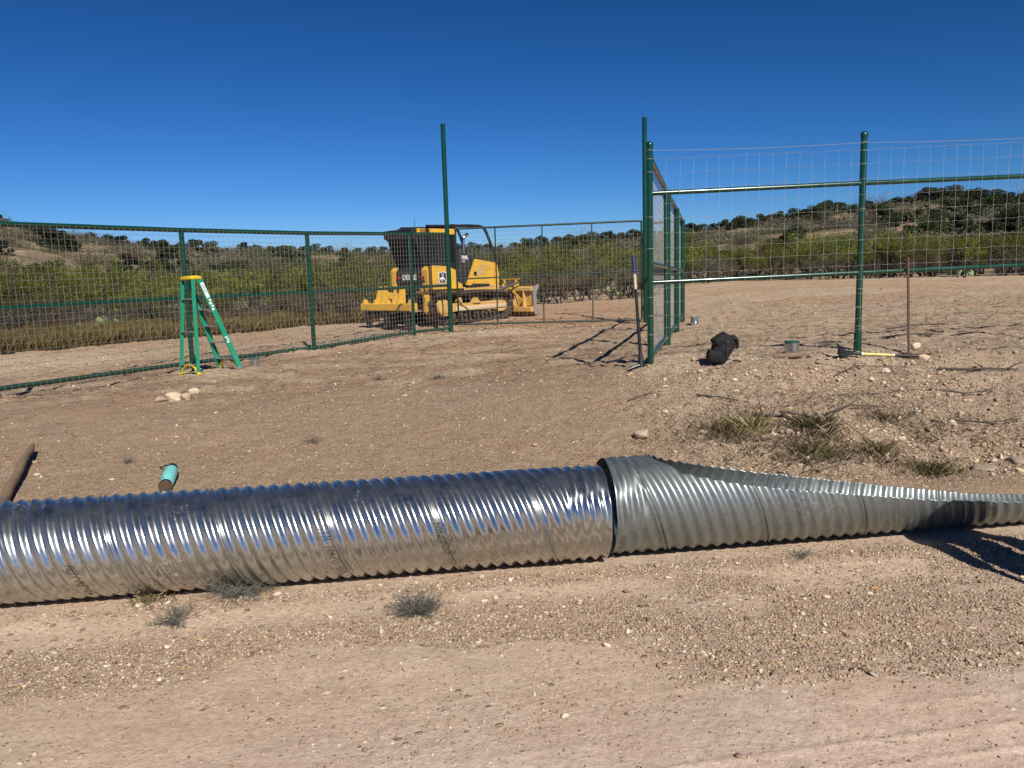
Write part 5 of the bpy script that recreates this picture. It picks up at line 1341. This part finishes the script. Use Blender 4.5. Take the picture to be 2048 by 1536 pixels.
def mesquite(seed, h=2.9, w=3.6, nleaf=8000, mat='mesquite', lab='', density=1.0, size=.11):
    root = empty('mesquite_bush', (0, 0, 0)); lines, tips = grow(h, w, 5, seed, .95, 4)
    skeleton(lines, 'trunk', M['bark'], root)
    T = np.array([t[:] for t in tips]); sel = RNG.integers(0, len(T), nleaf)
    C = T[sel] + RNG.normal(size=(nleaf, 3)) * np.array([.15, .15, .13]) * h / 2.9
    C[:, 2] += .08
    C = C[(C[:, 2] > .35 * h * RNG.random(len(C)))]
    cl = vnoise(C[:, 0] * 2.2 + seed, C[:, 1] * 2.2 + C[:, 2] * 2.5, seed); keep = cl > .43; C = C[keep]; cl = cl[keep]
    tint = -.15 + 1.0 * cl + RNG.normal(size=len(C)) * .2
    crown_obj('crown', C, tint, size, .30, mat, root, .4); return root
def juniper(seed, h=2.4, w=2.6, n=5200, size=.16):
    root = empty('juniper_bush', (0, 0, 0)); rg = np.random.default_rng(seed); nb = 26
    a = rg.uniform(0, 6.28, nb); q = rg.random(nb) ** .6; hh = rg.uniform(.05, .95, nb) ** 1.15; rr = q * w * .42 * np.sqrt(np.clip(1.08 - hh ** 2.2, .05, 1))
    B = np.stack([rr * np.cos(a), rr * np.sin(a), hh * h * .88], 1); R_ = rg.uniform(.20, .42, nb) * h / 2.4
    sel = rg.integers(0, nb, n); d = rg.normal(size=(n, 3)); d /= np.linalg.norm(d, axis=1)[:, None]
    C = B[sel] + d * (R_[sel] * rg.uniform(.55, 1.08, n) ** .6)[:, None] * np.array([1.1, 1.1, .85]); C[:, 2] = np.maximum(C[:, 2], .03)
    tint = .35 + .22 * rg.normal(size=nb)[sel] + .12 * rg.normal(size=n)
    crown_obj('crown', C, tint, size, .55, 'juniper', root)
    mb = MB()
    for i in range(0, nb, 3): b = Vector(B[i]); mb.tube([Vector((0, 0, -.1)), b * .5 + Vector((.05, 0, 0)), b], [.07, .045, .02], 5, cap=False)
    mb.build('trunk', M['bark'], root, smooth=False, fix=False); return root
def scrub(seed, h=.9, w=1.5, n=1700, mat='greyscrub', size=.10, name='scrub_bush'):
    rg = np.random.default_rng(seed); u = rg.normal(size=(n, 3)) * np.array([w * .27, w * .27, h * .26]); u[:, 2] = np.abs(u[:, 2]) * 1.25 + .02
    cl = vnoise(u[:, 0] * 3 + seed, u[:, 1] * 3 + u[:, 2] * 4, seed); u = u[cl > .33]; cl = cl[cl > .33]
    V, F = leaves(u, size, .22, .9); return np_mesh(name, V, F, M[mat], attrs={'tint': np.repeat(np.clip(.15 + .7 * cl + rg.normal(size=len(u)) * .12, 0, 1), 4)})

def spawn(proto, used, x, y, s, rz, lab, cat, group, sz=None, sink=.06):
    o = proto if not used[0] else copy_tree(proto); used[0] = True
    o.location = (x, y, gz(x, y) - sink * s); o.rotation_euler = (0, 0, rz); o.scale = (s, s, sz or s)
    return tag(o, lab, cat, group)

def from_px(px, r): a = math.atan((px - 1024) / 1550); return r * math.sin(a), r * math.cos(a)
MQ = [[mesquite(i * 7 + 3, 2.7 + .25 * i, 3.4 + .3 * i), [False]] for i in range(4)]
GQ = [[mesquite(91, 2.3, 3.0, 3800, 'greyscrub', size=.075), [False]], [mesquite(97, 2.0, 2.8, 3400, 'brownscrub', size=.075), [False]]]
for g in GQ: g[0].name = 'bare_thorn_bush'
JU = [[juniper(i * 5 + 2, 2.2 + .3 * i, 2.8 + .4 * (i % 2)), [False]] for i in range(4)]
SG = [[scrub(i + 40, .8 + .2 * (i % 3), 1.4 + .3 * i, mat=('greyscrub', 'brownscrub', 'greyscrub', 'juniper')[i]), [False]] for i in range(4)]

rr = random.Random(11)
def mq(px, r, s=1.0, z=None, lab='yellow-green mesquite bush in the thicket beyond the fences', grp='mesquite bushes in the thicket', k=None):
    if rr.random() < .14: return gq(px, r, s * 1.15, 'grey-brown leafless bush standing among the green mesquites', 'leafless bushes in the thicket')
    p = MQ[rr.randrange(4) if k is None else k]; x, y = from_px(px, r); return spawn(p[0], p[1], x, y, s, rr.uniform(0, 6.28), lab, 'bush', grp, z)
def gq(px, r, s=1.0, lab='grey leafless thorn bush at the foot of the thicket', grp='leafless thorn bushes'):
    p = GQ[rr.randrange(2)]; x, y = from_px(px, r); return spawn(p[0], p[1], x, y, s, rr.uniform(0, 6.28), lab, 'bush', grp)
def ju(px, r, s=1.0, lab='dark green juniper on the hillside', grp='junipers on the hills', sz=None):
    p = JU[rr.randrange(4)]; x, y = from_px(px, r); return spawn(p[0], p[1], x, y, s * 1.25, rr.uniform(0, 6.28), lab, 'tree', grp, (sz or s) * .95, sink=.42)
def sg(px, r, s=1.0, lab='low scrub bush on the dry hillside', grp='scrub bushes on the hills'):
    p = SG[rr.randrange(4)]; x, y = from_px(px, r); return spawn(p[0], p[1], x, y, s, rr.uniform(0, 6.28), lab, 'bush', grp, sink=.02)
# thicket: left part
for row, (r0, st, s0) in enumerate(((29, 62, .58), (33, 58, .74), (38, 60, .84), (44, 66, .92))):
    px = -160 + row * 21
    while px < 790: mq(px + rr.uniform(-16, 16), r0 + rr.uniform(-1.3, 1.3), s0 * rr.uniform(.8, 1.15)); px += st
px = -140
while px < 730: gq(px + rr.uniform(-15, 15), 26.5 + rr.uniform(-1, 1.5), rr.uniform(.45, .72)); px += 64
# thicket: behind the bulldozer and gate
for row, (r0, st, s0) in enumerate(((37, 56, .72), (42, 52, .88), (48, 56, .96))):
    px = 800 + row * 17
    while px < 1350: mq(px + rr.uniform(-14, 14), r0 + rr.uniform(-1, 1), s0 * rr.uniform(.85, 1.15)); px += st
px = 1060
while px < 1340: gq(px + rr.uniform(-12, 12), 34.5 + rr.uniform(-1, 1), rr.uniform(.7, .95), 'grey brush under the thicket behind the gate', 'grey brush behind the gate'); px += 34
# thicket: right part
for row, (r0, st, s0) in enumerate(((46, 48, .74), (50, 46, .84), (54, 50, .88))):
    px = 1340 + row * 13
    while px < 2230: mq(px + rr.uniform(-12, 12), r0 + rr.uniform(-1.2, 1.2) - max(0, px - 1700) * .006, s0 * rr.uniform(.82, 1.15)); px += st
px = 1350
while px < 2200: gq(px + rr.uniform(-12, 12), 45 + rr.uniform(-1, 1) - max(0, px - 1700) * .008, rr.uniform(.55, .85), 'grey brush along the foot of the right thicket', 'grey brush under the right thicket'); px += 58
# junipers along the skylines
SK = [(-120, 103, 1.3), (-60, 100, 1.2), (5, 99, 1.1), (30, 101, 1.0), (90, 96, .9), (118, 88, 1.5), (140, 86, 1.7), (170, 90, 1.0), (205, 101, .8), (240, 99, 1.0), (262, 97, 1.1), (300, 100, .8), (318, 97, 1.5), (345, 96, 1.5), (380, 95, 1.4), (412, 97, 1.3), (440, 99, 1.1),
      (470, 102, .7), (505, 100, 1.1), (530, 103, .9), (560, 98, 1.0), (590, 101, .9), (618, 99, 1.1), (640, 99, 1.1), (668, 100, .9), (700, 99, 1.1), (728, 101, .8), (755, 99, 1.0), (780, 100, .9), (830, 101, 1.0), (880, 99, 1.0), (930, 100, 1.1), (958, 98, 1.2), (985, 99, 1.0),
      (1010, 99, .9), (1036, 98, 1.1), (1062, 99, 1.2), (1090, 98, 1.3), (1118, 98, 1.3), (1145, 99, 1.2), (1172, 98, 1.35), (1195, 99, 1.2), (1222, 98, 1.2), (1250, 100, 1.0), (1272, 98, 1.3), (1300, 99, 1.3), (1330, 99, 1.1), (1360, 99, 1.0),
      (1385, 100, 1.2), (1405, 99, 1.1), (1430, 100, .9), (1452, 99, 1.2), (1478, 98, 1.1), (1490, 97, 1.2), (1520, 98, 1.2), (1545, 99, 1.0), (1560, 99, 1.1), (1590, 97, 1.2), (1612, 98, 1.2), (1636, 97, 1.3), (1652, 98, 1.5), (1678, 99, 1.0), (1705, 98, 1.1), (1730, 99, 1.1),
      (1762, 99, .9), (1790, 99, 1.0), (1812, 100, .9), (1850, 99, 1.3), (1872, 98, 1.3), (1900, 98, 1.4), (1925, 98, 1.5), (1948, 98, 1.4), (1972, 97, 1.4), (1996, 97, 1.5), (2018, 97, 1.4), (2040, 96, 1.5), (2065, 97, 1.4), (2100, 98, 1.4), (2150, 98, 1.3)]
for px, r, s_ in SK:
    ju(px, r + 0, s_ * .60, 'dark juniper standing on the skyline of the hills', 'junipers on the skyline')
# junipers on slopes
for k in range(105):
    px = rr.uniform(-150, 2200); r = rr.uniform(62, 97)
    if 820 < px < 1000: continue
    if 1380 < px < 1720 and r > 70 and rr.random() < .55: continue
    ju(px, r, rr.uniform(.4, .85), sz=None)
for k in range(24):
    px = rr.uniform(1750, 2200); ju(px, rr.uniform(70, 97), rr.uniform(.5, .85))
for k in range(165):
    px = rr.uniform(-160, 2220); sg(px, rr.uniform(58, 101), rr.uniform(.9, 2.2))
for k in range(130):
    px = rr.uniform(-160, 2220); sg(px, rr.uniform(95, 102), rr.uniform(.6, 1.05), 'grey scrub bush on the crest of the hills', 'scrub bushes on the crest')
# the rest of the hill scrub, too many to count
def hill_cover():
    n = 4300; V0 = []; F0 = []; T0 = []; off = 0
    px = RNG.uniform(-300, 2350, n); r = RNG.uniform(56, 108, n); a = np.arctan((px - 1024) / 1550); xs, ys = r * np.sin(a), r * np.cos(a); zs = zt(xs, ys)
    dn = fbm(xs / 9, ys / 9, 3, 66) > .47
    xs, ys, zs = xs[dn], ys[dn], zs[dn]; C = []; T = []
    for x, y, z in zip(xs, ys, zs):
        m = 110; s_ = RNG.uniform(.6, 1.5); u = RNG.normal(size=(m, 3)) * np.array([.5, .5, .22]) * s_; u[:, 2] = np.abs(u[:, 2]); C.append(u + np.array([x, y, z])); T.append(np.full(m, RNG.uniform(.1, .8)) + RNG.normal(size=m) * .1)
    C = np.concatenate(C); T = np.concatenate(T); o = crown_obj('hill_scrub', C, T, .22, .38, 'greyscrub', None, .3)
    tag(o, 'grey-brown scrub covering the far hillsides', 'scrub', kind='stuff')
hill_cover()

# tall dry grass belt behind the left fence
def blades(xs, ys, h, w, lean, seed=0):
    n = len(xs); a = RNG.uniform(0, 6.28, n); hh = h * RNG.uniform(.55, 1.25, n); dx = np.cos(a) * lean * hh * RNG.uniform(.2, 1, n); dy = np.sin(a) * lean * hh * RNG.uniform(.2, 1, n)
    b = RNG.uniform(0, 6.28, n); wx, wy = np.cos(b) * w, np.sin(b) * w; z = zt(xs, ys)
    A = np.stack([xs - wx, ys - wy, z - .01], -1); B = np.stack([xs + wx, ys + wy, z - .01], -1); Cc = np.stack([xs + dx * .45 + wx * .7, ys + dy * .45 + wy * .7, z + hh * .55], -1); D = np.stack([xs + dx, ys + dy, z + hh], -1)
    return np.stack([A, B, Cc, D], 1).reshape(-1, 3), np.arange(n * 4).reshape(n, 4)
n = 190000; px = RNG.uniform(-250, 760, n); r = RNG.uniform(21.5, 31, n); a = np.arctan((px - 1024) / 1550); xs, ys = r * np.sin(a), r * np.cos(a)
edge = 24.3 + 2.6 * (fbm(xs * .25, ys * .1, 3, 12) - .5) + np.interp(px, [-250, 100, 450, 760], [-2.2, -.6, .3, 1.2])
k = (r > edge) & (fbm(xs * .7, ys * .7, 3, 13) > .22); xs, ys = xs[k], ys[k]
V, F = blades(xs, ys, .27 + .26 * fbm(xs * 1.7, ys * 1.7, 2, 19), .0045, .8); tv = fbm(xs * .8, ys * .8, 3, 14); 
tag(np_mesh('tall_grass', V, F, M['goldgrass'], attrs={'tint': np.repeat(np.clip(.32 + .4 * tv + RNG.normal(size=len(xs)) * .2, 0, 1), 4)}), 'belt of golden-brown tall grass in front of the left thicket', 'grass', kind='stuff')

# straw and broken grass lying over the bank around the tufts
n = 7000; xs = RNG.normal(2.75, .75, n); ys = RNG.normal(6.75, .55, n); k = (fbm(xs * 2.2, ys * 2.2, 3, 15) > .54) & (ys > 5.35 + .126 * xs) & (xs > 1.0); xs, ys = xs[k], ys[k]
V, F = blades(xs, ys, .045, .0006, 2.6)
tag(np_mesh('straw_litter', V, F, M['twig'], attrs={'tint': np.repeat(RNG.random(len(xs)), 4)}), 'matted straw and broken dry grass over the stony bank above the open pipe', 'grass', kind='stuff')

# tufts, dry shrubs
def tuft(name, x, y, r, h, n, mat, lab, group=None, lean=1.5, w=.0006, cat='grass tuft'):
    n = int(n * .42); q = np.abs(RNG.normal(size=n)) * r * 1.0; k_ = vnoise(x * 9 + q * 20, q * 14 + np.arange(n) * 0, int(x * 10) % 50); a = RNG.uniform(0, 6.28, n); xs, ys = x + q * np.cos(a), y + q * np.sin(a)
    h = h * .62 * np.exp(-(q / r) ** 2 * .5) * (.3 + RNG.random(n)) ; V, F = blades(xs, ys, h, w, lean); o = np_mesh(name, V - np.array([x, y, gz(x, y)]), F, M[mat], attrs={'tint': np.repeat(RNG.random(n), 4)}); o.location = (x, y, gz(x, y)); return tag(o, lab, cat, group)
tuft('grass_tuft', 1.95, 7.0, .26, .19, 2600, 'drygrass', 'leftmost fine brown grass tuft on the bank above the open pipe', lean=.9)
tuft('grass_tuft', 2.20, 7.12, .20, .20, 1800, 'drygrass', 'olive-brown grass tuft just right of the leftmost tuft on the bank')
tuft('grass_tuft', 2.75, 6.95, .24, .18, 2000, 'greengrass', 'greenish tangled grass tuft among dead sticks above the open pipe')
tuft('grass_tuft', 2.55, 6.45, .25, .17, 2000, 'greengrass', 'olive grass tuft close above the rim of the open pipe')
tuft('grass_tuft', 3.05, 6.35, .20, .16, 1400, 'drygrass', 'straw-coloured grass tuft right of centre above the open pipe')
tuft('grass_tuft', 3.25, 5.85, .22, .14, 1500, 'greengrass', 'dark olive grass tuft just behind the thin end of the open pipe')
0 and tuft('grass_tuft', 3.9, 6.9, .25, .14, 1300, 'greengrass', 'thin olive grass tuft near the right edge of the bank')
0 and tuft('grass_tuft', 3.35, 8.15, .22, .15, 1200, 'brownscrub', 'thin brown weed tuft high on the stony bank')
0 and tuft('grass_tuft', 4.9, 7.9, .22, .12, 900, 'drygrass', 'sparse pale grass tuft high at the right of the stony bank')
tuft('grass_tuft', 3.5, 7.2, .2, .12, 900, 'drygrass', 'sparse dry grass tuft in the middle of the stony bank')
tuft('grass_tuft', -1.95, 3.93, .14, .07, 900, 'drygrass', 'low yellow-brown grass tuft squeezed against the foot of the shiny pipe')
def twiggy(name, x, y, r, h, n, lab, seed, flat=0.5, mat='sage', lean=(0, 0)):
    rg = random.Random(seed); root = empty(name, (x, y, gz(x, y)), 0, lab, 'shrub'); mb = MB(); T = []
    for i in range(n):
        a = rg.uniform(0, 6.28); el = rg.uniform(.08, 1.1); d = Vector((math.cos(a) * math.cos(el) * 1.2 + lean[0], math.sin(a) * math.cos(el) * 1.2 + lean[1], math.sin(el) * flat)).normalized(); L = r * rg.uniform(.5, 1.1)
        p = Vector((rg.uniform(-.03, .03), rg.uniform(-.03, .03), 0)); pts = [p]
        for q in range(4): d = (d + Vector((rg.uniform(-.3, .3), rg.uniform(-.3, .3), rg.uniform(-.2, .25)))).normalized(); p = p + d * L / 4; p.z = max(p.z, .004); pts.append(p)
        mb.tube(pts, [.0024, .002, .0016, .0012, .0007], 3, cap=False); T += [v for v in pts[1:]]
        for q in range(3):
            b = pts[rg.randrange(1, 4)]; e = b + Vector((rg.uniform(-1, 1), rg.uniform(-1, 1), rg.uniform(0, .8))).normalized() * L * .35; mb.tube([b, (b + e) / 2 + Vector((0, 0, .005)), e], [.0013, .001, .0006], 3, cap=False); T.append(e); T.append((b + e) / 2)
    o = mb.build('twigs', M['sagewood'], root, smooth=False, fix=False)
    T = np.array([t[:] for t in T]); C = T[RNG.integers(0, len(T), n * 26)] + RNG.normal(size=(n * 26, 3)) * .008; C[:, 2] = np.maximum(C[:, 2], .002)
    crown_obj('foliage', C, RNG.random(len(C)), .013, .16, mat, root, .5); return root
M['sagewood'] = paint('grey_twig_wood', (.13, .12, .10), .9, .3, (.2, .18, .15), 20, bump=0)
twiggy('dry_shrub', -.50, 3.68, .17, .1, 80, 'round grey-green dry shrub alone on the road shoulder, left of centre', 1, .8)
twiggy('dry_shrub', -1.70, 3.66, .14, .1, 34, 'small sparse grey shrub on the gravel, in front of the shiny pipe', 2, .7, lean=(-.25, -.1))
twiggy('dry_shrub', -1.50, 3.98, .26, .1, 90, 'flattened grey shrub pinned against the foot of the shiny pipe', 4, .35, lean=(.35, -.05))
twiggy('dry_shrub', -3.5, 6.9, .10, .1, 10, 'tiny dead weed beside the tip of the wooden pole', 6, .7)
twiggy('dry_shrub', -1.95, 7.35, .14, .1, 16, 'thin dead weed on the bare slope behind the pipe', 8, .9, 'brownscrub')
twiggy('dry_shrub', -1.0, 10.4, .16, .1, 24, 'grey weed on the dirt ramp nearest the gate opening', 9, .7)
twiggy('dry_shrub', -1.9, 10.9, .16, .1, 24, 'grey weed on the dirt ramp between ladder and gate', 10, .7)
twiggy('dry_shrub', 1.62, 4.25, .10, .1, 14, 'tiny green weed against the foot of the open pipe', 12, .7)
twiggy('dry_shrub', 4.15, 10.1, .16, .1, 20, 'dark weed behind the second fence post', 13, .6, 'brownscrub')
twiggy('dry_shrub', 5.55, 10.3, .18, .1, 22, 'dark weed behind the fence right of the rake', 14, .6, 'brownscrub')

# prickly pears
def cactus(x, y, s, n, lab, seed):
    rg = random.Random(seed); root = empty('prickly_pear', (x, y, gz(x, y)), 0, lab, 'cactus')
    for i in range(n):
        mb = MB(); a = rg.uniform(0, 6.28); R_ = Matrix.Rotation(a, 3, 'Z') @ Matrix.Rotation(rg.uniform(-.6, .6), 3, 'X') @ Matrix.Rotation(rg.uniform(-.5, .5), 3, 'Y')
        c = Vector((rg.uniform(-.3, .3), rg.uniform(-.2, .2), .10 + .16 * rg.random() * 1.5)) * s; vs = []; fs = []; N = 14
        for sd in (-1, 1):
            vs.append(c + R_ @ Vector((0, .02 * s * sd, 0)))
            for k in range(N): t = 2 * math.pi * k / N; vs.append(c + R_ @ Vector((.095 * s * math.cos(t), .008 * s * sd, .13 * s * math.sin(t))))
        for k in range(N):
            k2 = (k + 1) % N; fs += [(0, 1 + k, 1 + k2), (N + 1, N + 2 + k2, N + 2 + k), (1 + k, N + 2 + k, N + 2 + k2, 1 + k2)]
        mb.add(vs, fs); o = mb.build('pad', M['cactus'], root, smooth=False); o.data.attributes.new('tint', 'FLOAT', 'POINT').data.foreach_set('value', [rg.random()] * len(o.data.vertices))
    return root
x, y = from_px(205, 27.5); cactus(x, y, 1.3, 9, 'pale green prickly pear at the edge of the grass behind the left fence, left clump', 1)
x, y = from_px(238, 28); cactus(x, y, 1.4, 8, 'light green prickly pear at the edge of the grass behind the left fence, right clump', 2)
x, y = from_px(185, 26.2); cactus(x, y, 1.1, 6, 'low prickly pear behind the left fence, nearest to the dirt track', 3)
x, y = from_px(1235, 36); cactus(x, y, 1.2, 12, 'grey-green prickly pear clump under the thicket behind the gate', 4)
x, y = from_px(1925, 40); cactus(x, y, 1.1, 14, 'prickly pear clump under the right thicket, seen below the fence rail', 5)
x, y = from_px(1335, 33.6)
